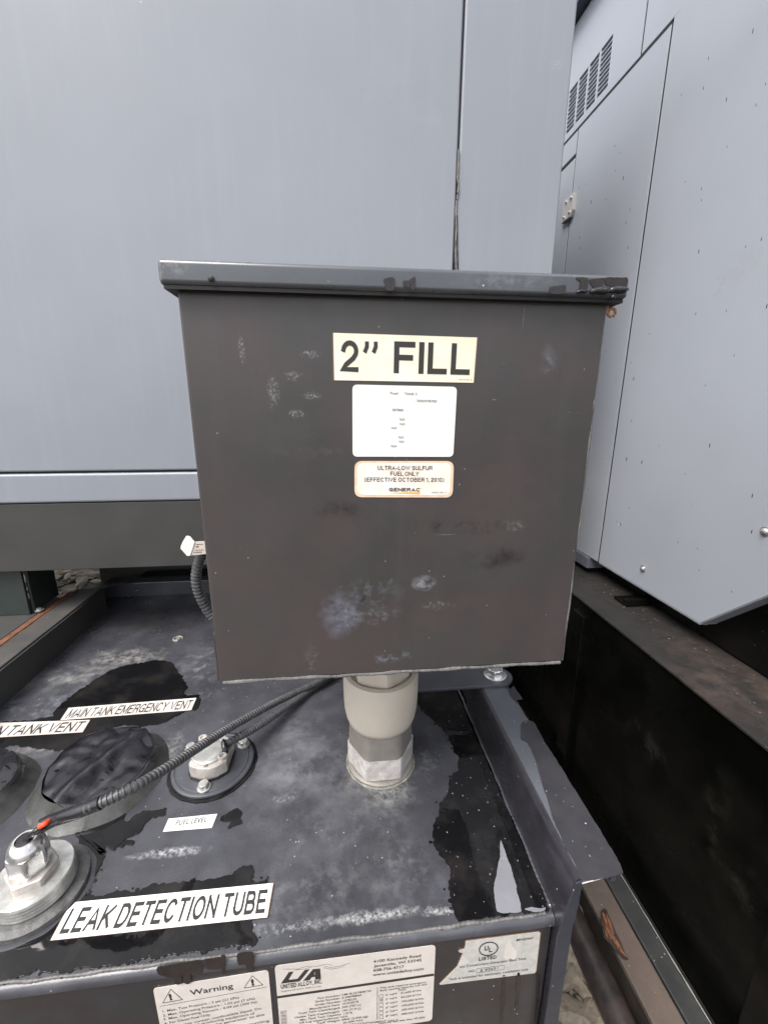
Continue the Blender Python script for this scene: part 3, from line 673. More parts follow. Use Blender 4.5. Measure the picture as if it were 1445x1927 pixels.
# stickers on the front panel
PF = lambda x, y: onY(x, y, FRONT+.001); NY = Vector((0, -1, 0))
def down(p, n): return Vector((p.x, p.y, p.z-n))
zw = zoomf(280, 1780, 5.558)
a, b = PF(*zw(45, 448)), PF(*zw(1250, 255))
s = Sticker(a, b, down(b, .12), down(a, .12), tk, m_cream, PF, NY, 'cream warning sticker', rad=.004)
s.text('Warning', zw(438, 515), zw(885, 440), 9.5, m_ink, bold=.012)
for q in ([(148, 597), (355, 560), (230, 452)], [(998, 440), (1195, 407), (1082, 310)]):
    for i in range(3): s.line(zw(*q[i]), zw(*q[(i+1) % 3]), 1.1)
s.text('!', zw(222, 565), zw(250, 560), 11, bold=.05); s.text('!', zw(1077, 412), zw(1106, 407), 11, bold=.05)
s.line(zw(115, 632), zw(1235, 428), .7)
def para(s, zf, rows, h, mat=m_ink2, bold=.006):
    for body, x0, y0, x1, y1 in rows: s.text(body, zf(x0, y0), zf(x1, y1), h, mat, bold=bold)
para(s, zw, [('1. Max. Test Pressure - 3 psi (21 kPa)', 150, 695, 945, 547), ('2. Max. Operating Pressure - 1.02 psi (7 kPa)', 152, 738, 1112, 558),
             ('3. Max. Operating Vacuum - 0.04 psi (300 Pa)', 158, 778, 1132, 594), ('4. For Diesel Fuel Only', 168, 822, 645, 726),
             ('5. Tank may contain combustible liquid. Do', 175, 868, 1180, 660), ('    not put heat producing equipment of', 250, 880, 1110, 712),
             ('    any kind next to the generator to this', 255, 925, 1212, 725), ('    tank. Repair only with mounting', 262, 968, 1262, 790)], 4.2)
s.done()
zu = zoomf(480, 1760, 4.128)
a, b = PF(*zu(152, 238)), PF(*zu(1402, 76))
s = Sticker(a, b, down(b, .112), down(a, .112), tk, m_cream, PF, NY, 'tank maker name plate sticker', rad=.005)
s.line(zu(168, 482), zu(1388, 305), 4.4, m_ink)
def uai(pts): s.poly([zu(*p) for p in pts], m_ink)
uai([(200, 375), (222, 345), (262, 285), (300, 280), (262, 340), (268, 345), (330, 337), (385, 268), (424, 263), (366, 335), (345, 357)])
uai([(372, 355), (450, 262), (505, 258), (512, 338), (468, 344), (466, 322), (440, 325), (424, 348)])
s.poly([zu(450, 308), zu(467, 306), zu(466, 284)], m_cream)
for c in ([(220, 262), (330, 262), (400, 240), (480, 240), (560, 222), (600, 232)], [(540, 240), (590, 250), (660, 238), (735, 215)], [(530, 252), (590, 262), (660, 250), (700, 235)], [(310, 268), (380, 262), (440, 246)]):
    for i in range(len(c)-1): s.line(zu(*c[i]), zu(*c[i+1]), .6, m_ink2)
s.caps('UNITED ALLOY, INC.', zu(200, 416), zu(522, 372), 8.3, .19)
s.text('Engineered smart. Built strong.', zu(205, 440), zu(515, 397), 2.6, m_ink2)
para(s, zu, [('4100 Kennedy Road', 918, 214, 1286, 166), ('Janesville, WI 53545', 920, 248, 1290, 200), ('608-756-4717', 918, 282, 1155, 252), ('www.unitedalloy.com', 914, 316, 1306, 268)], 4.9, m_ink, .014)
para(s, zu, [('Part Number: UM 0L3578081S4', 486, 496, 900, 436), ('Serial Number: E-00098860', 468, 522, 826, 470), ('Order Number: 1078233', 466, 548, 785, 500),
             ('Manufacture Date: 10/2/2018', 424, 580, 800, 520), ('Total Tank Capacity(gal): 200 (757 L)', 335, 614, 820, 545), ('Usable Tank Capacity(gal): 190 (719 L)', 308, 645, 820, 572),
             ('Min. Tank Tank Capacity: 110 %', 350, 664, 755, 605), ('Lift Lug Capacity(lbs/pt): N/A', 345, 686, 720, 634), ('Tank Weight: 4400 (2,000 kg)', 480, 690, 875, 635),
             ('26 (660 mm)', 682, 685, 835, 662), ('SECONDARY CONTAINMENT ONLY', 600, 712, 1110, 664)], 3.4, m_ink, .008)
s.line(zu(950, 405), zu(948, 655), 1.0, m_ink)
para(s, zu, [('This tank requires emergency', 968, 415, 1330, 368), ('fluid venting capacity not less', 968, 436, 1335, 384), ('than:', 1115, 432, 1172, 424)], 3.0, m_ink, .01)
for i, tx in enumerate(('3" NPT   31,600 ft\u00b3/Hr', '3" NPT   43,250 ft\u00b3/Hr', '4" NPT   104,000 ft\u00b3/Hr', '5" NPT   190,000 ft\u00b3/Hr', '6" NPT   285,000 ft\u00b3/Hr', '8" NPT   485,000 ft\u00b3/Hr')):
    y = 472 + i*32.5; x = 1012 + i*.5
    s.text(tx, zu(x, y), zu(1292+(20 if i > 1 else 0), y-40), 3.2, m_ink, bold=.008)
    q = [(964, y-8), (994, y-12), (994, y+12), (964, y+16)]
    for k in range(4): s.line(zu(*q[k]), zu(*q[(k+1) % 4]), .6, m_ink)
    if i == 1: s.line(zu(972, y), zu(986, y-2), 2.0)
s.text('capacity not less than 43,250', zu(960, 690), zu(1316, 642), 3.2, m_ink, bold=.008)
for i in range(16): s.line(zu(197+i*.5, 590+i*9), zu(243+i*.5, 583+i*9), (.5, 1.0, .7)[i % 3], m_ink)
s.done()
zl = zoomf(800, 1740, 5.78)
TL, TR = PF(*zl(435, 183)), PF(*zl(1248, 78))
ol = [PF(*zl(*p)) for p in ((440, 183), (1230, 80), (1250, 95), (1204, 500), (1190, 528), (165, 655), (158, 645), (350, 455), (375, 400), (395, 350), (408, 318), (400, 306), (372, 304), (366, 290), (385, 275), (425, 268), (436, 230))]
s = Sticker(TL, TR, PF(*zl(1200, 525)), PF(*zl(165, 655)), tk, m_torn, PF, NY, 'torn safety listing sticker with a ripped left corner', outline=ol, rim=m_brown)
el = [(687 + 100*math.cos(t) + 0, 262 + 71*math.sin(t) - 12*math.cos(t)) for t in [k*2*math.pi/40 for k in range(40)]]
for i in range(40): s.line(zl(*el[i]), zl(*el[(i+1) % 40]), 2.2)
s.caps('U', zl(637, 285), zl(683, 279), 9, .2); s.caps('L', zl(690, 300), zl(728, 294), 8.5, .2)
s.caps('LISTED', zl(580, 392), zl(770, 368), 6.5, .21)
para(s, zl, [('MH20947', 988, 180, 1175, 158)], 4.5, m_ink, .01)
para(s, zl, [('ary Containment Generator Base Tank', 372, 470, 1095, 378), ('NO.', 468, 520, 540, 512), ('E 93651', 600, 512, 790, 480), ('Tank is intended for stationary installation only', 250, 608, 1120, 494)], 4.4, m_ink, .008)
q = [(555, 480), (860, 440), (857, 486), (556, 524)]
for k in range(4): s.line(zl(*q[k]), zl(*q[(k+1) % 4]), .6)
s.poly([zl(*p) for p in ((905, 150), (930, 160), (940, 230), (985, 280), (990, 350), (960, 385), (930, 360), (870, 380), (850, 340), (870, 240))], m_cream)
s.done()

# ================================================================== FILL PIPE
PC = (.052, .505)
fp = thing('fill_pipe', (PC[0], PC[1], DECK), 'beige pipe coupling on a bright hex adapter carrying the fill box', 'pipe fitting')
C0 = (PC[0], PC[1], 0)
bm = B(); lathe(bm, C0, [(.0475, DECK+.0002), (.0475, -.5015), (.0455, -.4995), (.043, -.4985)], 56); obj('collar', bm, m_alud, fp, smooth=True)
bm = B(); sweep(bm, [Vector((PC[0]+math.cos(a)*.0485, PC[1]+math.sin(a)*.0485, DECK+.0006)) for a in [k*math.pi/12 for k in range(25)]], lambda s: .0016*(1+.5*noise.noise(Vector((s*120, 0, 0)))), 8, .002)
obj('weld_bead', bm, paint('pale weld', (.28, .27, .24), .6, .5, 90, tint=(.10, .10, .09), bump=.6), fp, smooth=True)
def hexl(bm, c, ap, prof, rot=0., n=6, rmax=None):
    k = math.pi/n; seg = n*10; rings = []
    for (s_, z) in prof:
        ring = []
        for i in range(seg):
            a = 2*math.pi*i/seg; aa = ((a-rot) % (2*k)) - k
            rr = min(ap/math.cos(aa), rmax or 9)*s_; ring.append(bm.verts.new((c[0]+rr*math.cos(a), c[1]+rr*math.sin(a), c[2]+z)))
        rings.append(ring)
    for i in range(len(rings)-1):
        for s in range(seg): bm.faces.new((rings[i][s], rings[i][(s+1) % seg], rings[i+1][(s+1) % seg], rings[i+1][s]))
    bm.faces.new(rings[0][::-1]); bm.faces.new(rings[-1])
bm = B(); hexl(bm, C0, .0415, [(.985, -.4983), (1, -.4975), (1, -.4660)], R(60), rmax=.0472); obj('hex_adapter', bm, m_alu, fp, smooth=True)
bm = B(); hexl(bm, C0, .0412, [(1, -.4659), (.985, -.445), (.96, -.427)], R(60), rmax=.0455); obj('adapter_neck', bm, m_alud, fp, smooth=True)
cpz = [(.0430, -.4285), (.0455, -.4270), (.0482, -.4200), (.0502, -.4090), (.0512, -.3960), (.0515, -.380), (.0515, -.3560), (.0500, -.3530), (.0440, -.3525), (.0425, -.357)]
bm = B(); lathe(bm, C0, cpz, 72); obj('coupling', bm, m_plast, fp, smooth=True)
bm = B(); hexl(bm, C0, .0355, [(1, -.3565), (1, -.325), (.93, -.322)], R(38)); lathe(bm, C0, [(.031, -.325), (.031, -.2500)], 40); obj('nipple', bm, m_plast, fp, smooth=True)

# ================================================================== FILL BOX
BX0, BX1, BZ0, BZ1 = -.1130, .2195, -.2490, .0815
fb = thing('fill_box', (PC[0], .49, BZ0), 'black steel fuel fill box with overhanging lid and the yellowed "2 inch FILL" sticker', 'fill box')
bm = B(); nx, nz = 26, 26
prof = []
def bulge(x, z):
    u, v = (x-BX0)/(BX1-BX0), (z-BZ0)/(BZ1-BZ0)
    return .0012*math.sin(u*3.14)*math.sin(v*3.14) + .0004*noise.noise(Vector((x*9, z*9, 2)))
gr = [[bm.verts.new((BX0+(BX1-BX0)*i/nx, BOXY - bulge(BX0+(BX1-BX0)*i/nx, BZ0+(BZ1-BZ0)*j/nz)*0, BZ0+(BZ1-BZ0)*j/nz)) for i in range(nx+1)] for j in range(nz+1)]
bm.free(); bm = B()
box(bm, (BX0, BOXY, BZ0), (BX1, .63, BZ1), .0022, 3); obj('box_body', bm, m_box, fb, smooth=True)
bm = B(); bead(bm, (BX0+.004, BOXY+.0002, BZ0+.0003), (BX1-.003, BOXY+.0002, BZ0-.0008), .0016, .0005, .006); obj('weld_bead', bm, m_weld, fb, smooth=True)
bm = B(); bead(bm, (BX1-.0004, BOXY+.0010, BZ0), (BX1-.0004, BOXY+.0010, .005), .0011, .0006, .0035); bead(bm, (BX1-.0004, BOXY+.001, .005), (BX1-.0004, BOXY+.001, .078), .0006, .0002, .006)
obj('weld_bead', bm, m_weld, fb, smooth=True)
bm = B(); box(bm, (BX0-.0012, BOXY+.001, BZ0+.002), (BX0+.0002, BOXY+.02, -.199), .0004); obj('corner_tab', bm, m_box, fb)
# lid with rounded left corners and a turned down rim
LF = .3385
bm = B(); box(bm, (-.1222, LF, .0806), (.2288, .645, .0972), .0036, 4)
for v in bm.verts:
    if v.co.x < -.1152 and v.co.y < LF+.006: v.co.y += .0035*(1-(v.co.x+.1222)/.007)
lid = obj('lid', bm, m_lid, fb, smooth=True)
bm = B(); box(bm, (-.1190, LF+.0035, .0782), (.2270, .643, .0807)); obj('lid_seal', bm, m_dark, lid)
bm = B(); p = onY(397, 524, LF); lathe(bm, (0, 0, 0), [(.0022, 0), (.0015, .0006), (.0003, .0007)], 12)
for v in bm.verts: v.co = Vector((v.co.x, -v.co.z, v.co.y)) + p
obj('rivet', bm, m_dark, lid, smooth=True)
zt = zoomf(680, 480, 2.676); PL = lambda x, y: onY(x, y, LF-.00025)
for k, o_ in enumerate([[(112, 122), (135, 113), (167, 118), (160, 172), (125, 172), (122, 140)], [(212, 128), (236, 130), (270, 108), (268, 172), (250, 172), (243, 138), (232, 162), (214, 152)],
           [(952, 162), (1026, 150), (1020, 192), (953, 192)], [(1080, 116), (1140, 116), (1130, 190), (1092, 188), (1104, 130)], [(1150, 118), (1335, 112), (1325, 165), (1232, 150), (1225, 122), (1210, 160), (1170, 165)]]):
    bm = B(); prism(bm, ragged([PL(*zt(*q)) for q in o_], .0004, .0012, k), (0, -1, 0), .0003); obj('water_streak', bm, m_drip, lid)
# lumps of rubber edging under the lid's right corner
bm = B()
for (x0, x1, y, zz, r) in ((1086, 1106, 1, 550, .0017), (1110, 1150, 0, 549, .0030), (1146, 1181, 0, 547, .0032), (1150, 1158, 0, 561, .0022)):
    a = onY(x0, zz, LF-.001); b = onY(x1, zz-3, LF-.001)
    sweep(bm, [a, a.lerp(b, .33)+Vector((0, 0, .0006)), a.lerp(b, .66), b], lambda s, L=(b-a).length, r=r: r*max(.10, math.sin(max(.04, min(.96, s/L))*3.14))**.35*(.85+.35*noise.noise(Vector((s*260, r*900, 0)))), 12, .001)
obj('rubber_edging', bm, m_tar, lid, smooth=True)
bm = B(); p = onY(1151, 588, BOXY+.004)
sweep(bm, [p + Vector((math.cos(a)*.0032, 0, math.sin(a)*.0032)) for a in [k*math.pi/5-1 for k in range(10)]], lambda s: .0012, 8, .001)
box(bm, (.2200, .352, .072), (.2225, .372, .083), .0004); obj('hinge_pin', bm, m_rustbolt, fb, smooth=True)
# stickers on the box
PB = lambda x, y: onY(x, y, BOXY); zf = zoomf(600, 600, 4.516)
s = Sticker(PB(*zf(123, 118)), PB(*zf(1342, 158)), PB(*zf(1312, 542)), PB(*zf(132, 520)), fb, m_yel, PB, NY, 'yellowed 2 inch FILL sticker, topmost of three', rim=m_brown)
s.caps('2', zf(176, 447), zf(336, 452), 59.5, .165); s.caps('\u201d', zf(374, 447), zf(498, 449), 60, .155)
s.caps('FILL', zf(634, 460), zf(1277, 476), 60, .18, gap=.13); s.text('0K1510 Rev. B', zf(1190, 519), zf(1296, 523), 2.6, m_ink); s.done()
s = Sticker(PB(*zf(285, 557)), PB(*zf(1173, 577)), PB(*zf(1140, 1172)), PB(*zf(287, 1170)), fb, m_white, PB, NY, 'faded white data sticker, middle of three', rad=.004)
para(s, zf, [('Fuel', 605, 640, 670, 642), ('TANK S', 725, 645, 832, 648), ('- 3005978783', 808, 705, 1000, 710), ('387800', 620, 783, 718, 784),
             ('N/A', 684, 863, 730, 864), ('N/A', 686, 902, 732, 903), ('N/A', 614, 935, 662, 936), ('N/A', 674, 1015, 720, 1016), ('N/A', 680, 1052, 724, 1053), ('N/A', 612, 1090, 662, 1091)], 4.6, m_inkl, .02)
s.done()
s = Sticker(PB(*zf(303, 1208)), PB(*zf(1147, 1208)), PB(*zf(1135, 1518)), PB(*zf(303, 1515)), fb, m_peachedge, PB, NY, 'peach stained ultra-low sulfur sticker, lowest of three', rad=.0065)
bm = B(); i_ = [zf(*p) for p in ((325, 1225), (1125, 1225), (1112, 1498), (325, 1495))]; q = [PB(*p) for p in i_]
pts = []
for i in range(4):
    p, a, b = q[i], q[i-1], q[(i+1) % 4]; da = (a-p).normalized()*.0055; db = (b-p).normalized()*.0055
    for k in range(7): t = k/6; pts.append((p+da)*(1-t)**2 + p*2*t*(1-t) + (p+db)*t*t - Vector((0, .0004, 0)))
prism(bm, pts, (0, -1, 0), .00012); obj('sticker_face', bm, m_peach, s.o)
s.lift = .00056
for t_x, x0, y0, x1, y1 in (('ULTRA-LOW SULFUR', 495, 1283, 962, 1284), ('FUEL ONLY', 606, 1332, 848, 1333), ('(EFFECTIVE OCTOBER 1, 2010)', 388, 1382, 1060, 1384)): s.caps(t_x, zf(x0, y0), zf(x1, y1), 8, .165, gap=.15)
s.caps('GENERAC', zf(594, 1464), zf(856, 1466), 6.8, .22, gap=.13); s.text('\u00ae', zf(856, 1445), zf(868, 1445), 2.2, m_ink)
s.poly([zf(*p) for p in ((594, 1478), (858, 1468), (856, 1490), (720, 1484))], m_orange)
s.text('0H9023 REV. A', zf(955, 1480), zf(1083, 1481), 3, m_ink2); s.done()

# ================================================================== LEAK DETECTION FITTING
LC = onZ(63, 1643, -.478)
lf = thing('leak_detection_fitting', (LC.x, LC.y, DECK), 'round zinc threaded plug with a hex cap nut that the red wire enters', 'pipe fitting')
c = (LC.x, LC.y, 0); rr = (onZ(136, 1612, -.478)-LC).length; rr = .0365
def thr(z0, z1, r, n=4, d=.0010):
    out = []
    for i in range(n):
        z = z0 + (z1-z0)*i/n; h = (z1-z0)/n
        out += [(r-d, z), (r, z+h*.35), (r, z+h*.6), (r-d, z+h*.98)]
    return out
bm = B(); lathe(bm, c, [(rr+.010, DECK+.0002), (rr+.010, DECK+.007), (rr+.006, DECK+.0095), (rr+.003, DECK+.010)], 72); obj('weld_collar', bm, m_weld, lf, smooth=True)
bm = B(); lathe(bm, c, [(rr+.0165, DECK+.0001), (rr+.0160, DECK+.0008), (rr+.0102, DECK+.0022)], 72, fn=lambda a, r, z: 1+.05*noise.noise(Vector((math.cos(a)*3, math.sin(a)*3, z*100)))); obj('sealant_ring', bm, m_deck, lf, smooth=True)
bm = B(); lathe(bm, c, thr(DECK+.0102, -.4795, rr) + [(rr-.001, -.4790), (rr-.002, -.478), (.0218, -.478)], 72); obj('threaded_plug', bm, m_zinc, lf, smooth=True)
bm = B(); hexl(bm, c, .0200, [(1, -.4779), (1, -.4695), (.93, -.4685)], R(20)); obj('hex_base', bm, m_cast, lf, smooth=True)
bm = B(); hexl(bm, c, .0165, [(.9, -.4684), (.92, -.4650), (1.0, -.4635), (1.0, -.4480), (.97, -.4440)], R(-8), rmax=.0182)
lathe(bm, c, [(.0168, -.4445), (.0160, -.4405), (.0130, -.4350), (.0102, -.4328), (.0085, -.4328), (.0078, -.4380)], 48); obj('cap_nut', bm, m_steel, lf, smooth=True)
bm = B(); lathe(bm, c, [(.0080, -.4360), (.0078, -.4335), (.004, -.4330)], 24, fn=lambda a, r, z: 1+.1*math.sin(a*5)); obj('grommet', bm, m_tar, lf, smooth=True)

# ================================================================== FUEL LEVEL SENDER
SC = onZ(402, 1436, -.501); SP = thing('fuel_level_sender', (SC.x, SC.y, DECK), 'cast metal fuel level sender on a round black plate with hex bolts', 'sensor')
c = (SC.x, SC.y, 0)
pr_ = .0555
bm = B(); lathe(bm, c, [(pr_+.005, DECK+.0001), (pr_+.0045, DECK+.0015), (pr_+.001, DECK+.002)], 64, fn=lambda a, r, z: 1+.02*noise.noise(Vector((math.cos(a)*6, math.sin(a)*6, 0)))); obj('sealant_ring', bm, m_wet, SP, smooth=True)
bm = B(); lathe(bm, c, [(pr_, DECK+.0021), (pr_, DECK+.0045), (pr_-.0015, DECK+.0060), (pr_-.004, DECK+.0062), (pr_-.005, DECK+.0050), (pr_-.0065, DECK+.0050), (pr_-.0075, DECK+.0062)], 72); obj('base_plate', bm, m_rail, SP, smooth=True)
zs = zoomf(320, 1340, 8.028)
PS = lambda x, y, z: onZ(*zs(x, y), z)
zb = DECK+.0062
hz = zb+.020
# housing outline traced at its top rim
hp_ = [PS(*q, hz) for q in ((278, 770), (300, 830), (420, 862), (560, 868), (700, 830), (850, 745), (900, 600), (940, 480), (960, 430), (780, 320), (600, 350), (470, 400), (400, 520), (330, 690))]
cen = sum(hp_, Vector())/len(hp_)
bm = B(); prism(bm, [Vector((p.x, p.y, zb+.0035)) for p in hp_], (0, 0, 1), hz-zb-.0035, .002); hs_ = obj('housing', bm, m_cast, SP, smooth=True)
bm = B(); prism(bm, [Vector((cen.x+(p.x-cen.x)*1.06, cen.y+(p.y-cen.y)*1.06, zb+.0002)) for p in hp_], (0, 0, 1), .0034, .0005); obj('gasket', bm, m_tar, SP)
dc = (cen.x-.002, cen.y+.001, 0)
bm = B(); lathe(bm, dc, [(.0235, hz-.001), (.0235, hz+.0025), (.0215, hz+.0035), (.0205, hz+.0030), (.0195, hz+.0050), (.012, hz+.0058)], 48); obj('gauge_dome', bm, m_zinc, hs_, smooth=True)
for q in ((790, 655), (495, 385)):
    p = PS(*q, hz+.004); bm = B(); lathe(bm, (p.x, p.y, 0), [(.0062, hz-.002), (.0060, hz+.004), (.0040, hz+.0042), (.0036, hz+.0015), (.0005, hz+.0015)], 24); obj('boss', bm, m_cast, hs_, smooth=True)
p = PS(540, 800, hz+.001); bm = B(); lathe(bm, (p.x, p.y, 0), [(.0030, hz-.001), (.0028, hz+.0022), (.0005, hz+.0024)], 16); obj('screw', bm, m_alud, hs_, smooth=True)
bproto = None
for q in ((510, 1120), (1110, 470), (315, 545)):
    p = PS(*q, zb+.003)
    if bproto is None:
        bm = B(); lathe(bm, (p.x, p.y, 0), [(.0088, zb), (.0088, zb+.0016), (.0070, zb+.0022)], 30); hexhead(bm, (p.x, p.y, 0), .0060, zb+.0020, zb+.0085, R(15)); bproto = obj('hex_bolt', bm, m_zinc, SP, smooth=True); p_first = p
    else:
        o = bproto.copy(); col.objects.link(o); o.parent = SP; o.location = (p.x-p_first.x, p.y-p_first.y, 0)
bm = B(); a = PS(830, 560, hz+.006); b = PS(815, 470, hz+.010); sweep(bm, [a-Vector((0, 0, .006)), a, b, PS(830, 440, hz+.012)], lambda s: .0042, 12, .002); obj('connector', bm, m_tar, SP, smooth=True)

# ================================================================== CABLES
def corrugated(bm, pts, r, pitch=.0050, seg=14):
    sweep(bm, pts, lambda s: r*(1.0 if (s/pitch) % 1 < .55 else .80), seg, pitch/8)
top = Vector((LC.x, LC.y, -.434))
cpx = [(98, 1545, -.425), (135, 1532, -.412), (190, 1511, -.402), (250, 1483, -.398), (310, 1448, -.408), (370, 1409, -.428), (430, 1371, -.450), (490, 1337, -.468), (545, 1309, -.485), (600, 1283, -.488), (650, 1255, -.49)]
P_ = [onZ(x, y, z) for x, y, z in cpx]
cab = thing('corrugated_cable', tuple(P_[0]), 'long black corrugated conduit running from the zinc plug over the sender', 'cable')
bm = B(); corrugated(bm, P_, .0060); obj('conduit', bm, m_conduit, cab, smooth=True)
bm = B(); sweep(bm, [onZ(76, 1556, -.427), P_[0], P_[1], P_[2]], lambda s: .0068*(1+.06*noise.noise(Vector((s*80, 0, 0)))), 12, .003); obj('tape_wrap', bm, m_tar, cab, smooth=True)
bm = B(); sweep(bm, [onZ(93, 1545, -.421), onZ(84, 1551, -.419), onZ(74, 1557, -.421)], lambda s: .0026, 10, .001); obj('red_wire', bm, m_red, cab, smooth=True)
bm = B(); sweep(bm, [onZ(84, 1553, -.425), onZ(70, 1562, -.422), onZ(58, 1572, -.428), top], lambda s: .0024, 10, .002)
sweep(bm, [onZ(88, 1556, -.428), onZ(72, 1566, -.424), top+Vector((.002, 0, .002)), top-Vector((0, 0, .006))], lambda s: .0020, 10, .002); obj('black_wire', bm, m_tar, cab, smooth=True)
P2_ = [onZ(x, y, z) for x, y, z in ((426, 1400, hz+.006), (450, 1387, hz+.007), (490, 1364, hz+.001), (535, 1333, -.488), (580, 1301, -.496), (625, 1272, -.497))]
c2 = thing('corrugated_cable', tuple(P2_[0]), 'short black corrugated conduit leaving the sender towards the fill box, beneath the longer one', 'cable')
bm = B(); corrugated(bm, P2_, .0058, .0046); obj('conduit', bm, m_conduit, c2, smooth=True)
P3_ = [onY(x, y, .50) for x, y in ((388, 1030), (376, 1052), (369, 1085), (374, 1115), (386, 1140), (402, 1162), (435, 1185), (480, 1200), (540, 1200))]
c3 = thing('corrugated_cable', tuple(P3_[-1]), 'curved grey-black conduit hanging down the left rear edge of the fill box', 'cable')
bm = B(); corrugated(bm, P3_, .0062, .0046); obj('conduit', bm, m_conduit, c3, smooth=True)
zg = zoomf(0, 820, 3.211); PG = lambda x, y, Y: onY(*zg(x, y), Y)
tg = thing('cable_tag', tuple(PG(1180, 680, .49)), 'small folded white paper tag on the conduit left of the fill box', 'tag')
bm = B(); prism(bm, [PG(x, y, .488) for x, y in ((1135, 604), (1150, 608), (1177, 640), (1150, 723), (1132, 726), (1092, 682), (1093, 668), (1107, 635), (1125, 606))], (0, -1, 0), .0006); obj('tag_flap', bm, m_white, tg)
bm = B(); prism(bm, [PG(x, y, .489) for x, y in ((1177, 640), (1260, 635), (1258, 712), (1150, 723))], (0, -1, 0), .0006); tb = obj('tag_face', bm, m_cream, tg)
bm = B()
for k, (x0, y0, x1, w_) in enumerate(((1185, 655, 1225, 3), (1183, 668, 1200, 6), (1178, 690, 1228, 3), (1170, 703, 1220, 4))):
    prism(bm, [PG(x0, y0, .4882), PG(x1, y0-2, .4882), PG(x1, y0-2+w_, .4882), PG(x0, y0+w_, .4882)], (0, -1, 0), .0002)
obj('print', bm, m_brown, tb)

# ================================================================== COVERED VENTS
def vent(cx_, cy_, label, seed, sx=1.0):
    v = thing('vent_cover', (cx_, cy_, DECK), label, 'vent cover', 'black covers over the tank vents')
    def wob(a, r, z): return 1 + .05*noise.noise(Vector((math.cos(a)*1.5+seed, math.sin(a)*1.5, z*20))) + .03*noise.noise(Vector((math.cos(a)*4+seed, math.sin(a)*4, z*60)))
    cc = (cx_, cy_, DECK)
    bm = B(); lathe(bm, cc, [(.084, .0003), (.080, .004), (.073, .011), (.068, .018), (.0655, .0260)], 72, sx=sx, fn=wob, cap=False); obj('skirt', bm, m_cover2, v, smooth=True)
    pr = [(.0655, .0245)] + [(.066*(1-k/22)+.0003, .0255 + .006*(1-(1-k/22)**3)) for k in range(22)]
    def wob2(a, r, z): return wob(a, .06, .02)*(1 + .10*noise.noise(Vector((math.cos(a)*2+seed, math.sin(a)*2, r*40))))
    bm = B(); lathe(bm, cc, pr, 96, sx=sx, fn=wob2)
    ca, sa = math.cos(R(62)), math.sin(R(62))
    for vt in bm.verts:
        d = (vt.co.x-cx_)*sa - (vt.co.y-cy_)*ca - .008
        rr0 = math.hypot(vt.co.x-cx_, vt.co.y-cy_); q_ = Vector((vt.co.x*22+seed, vt.co.y*22, 0))
        vt.co.z += .0065*math.exp(-(d/.009)**2) - .008*math.exp(-((d-.028)/.022)**2) - .002*math.exp(-((d+.045)/.018)**2) + .0045*(abs(noise.noise(q_))-.2)*min(1, (.075-rr0)/.03) + .002*noise.noise(vt.co*70)
    tp = obj('cover_top', bm, m_cover, v, smooth=True)
    bm = B(); pts = []
    for k in range(9):
        t = -.060+.120*k/8; x = cx_+ca*t*.9+sa*.008; y = cy_+sa*t-ca*.008
        pts.append((x+.002*noise.noise(Vector((k, seed, 0))), y, DECK+.0325-.9*t*t*1.4))
    sweep(bm, pts, lambda s: .0010*(1+.4*noise.noise(Vector((s*90, 0, 0)))), 6, .002); obj('crease', bm, m_alud, tp, smooth=True)
    rnd = random.Random(seed); bm = B()
    for k in range(26):
        a = rnd.uniform(0, 6.28); r = .060*rnd.random()**.5; t = bmesh.new(); bmesh.ops.create_icosphere(t, subdivisions=1, radius=1)
        for vt in t.verts: vt.co = Vector((vt.co.x*.0042*rnd.uniform(.6, 1), vt.co.y*.0018, vt.co.z*.0008)) + Vector((cx_+r*math.cos(a), cy_+r*math.sin(a), DECK+.0305-r*r*1.2))
        merge(bm, t)
    o = obj('water_drops', bm, m_wet, v, smooth=True); o['kind'] = 'stuff'
vent(-.335, .517, 'right-hand black crumpled cover over a vent, behind the conduit with a crease across it', 3)
vent(-.500, .492, 'left-hand black crumpled cover over a vent, cut by the left edge of the photo', 9)

# ================================================================== STANDING WATER AND DAMP
def puddle(px, z, name='puddle', mat=m_wet, th=.0009, amp=.0024, proj=None, n=(0, 0, 1), label='', seed=0, step=.0014, kind='structure', parent=None):
    proj = proj or (lambda x, y: onZ(x, y, z)); pts = ragged([proj(*p) for p in px], amp, step, seed)
    bm = B(); prism(bm, pts, n, th, .00025 if th > .0006 else 0)
    if th > .0006:
        rnd = random.Random(seed*7+1)
        for k in range(len(pts)//15):
            i = rnd.randrange(len(pts)); p = pts[i]; d = (p-pts[i-1]).normalized().cross(Vector((0, 0, 1)))*rnd.uniform(-.001, .0065)
            r = rnd.uniform(.0006, .0024); cc_ = p+d+Vector((0, 0, .00005)); a0 = rnd.random()*6
            prism(bm, [cc_+Vector((math.cos(a)*r*(1+.5*noise.noise(Vector((a, k, 0)))), math.sin(a)*r*.8*(1+.5*noise.noise(Vector((a, k, 5)))), 0)) for a in [a0+j*.63 for j in range(10)]], n, th*.8)
    return obj(name, bm, mat, parent, label=label or None, kind=kind)
Z_ = DECK+.0002
puddle([ze(*p) for p in ((-60, 470), (0, 462), (130, 450), (290, 430), (310, 385), (380, 330), (430, 290), (500, 240), (600, 180), (700, 150), (850, 125), (930, 130), (950, 170), (985, 200), (1000, 240), (1020, 270), (1000, 310), (1080, 315), (1092, 345), (1070, 385), (960, 425), (900, 462), (800, 480), (680, 480), (560, 500), (470, 540), (400, 590), (300, 620), (200, 600), (100, 590), (-60, 600))], Z_, label='black puddle under the emergency vent sticker', seed=1)
z5 = zoomf(560, 1220, 3.284); z8 = zoomf(900, 1250, 2.651)
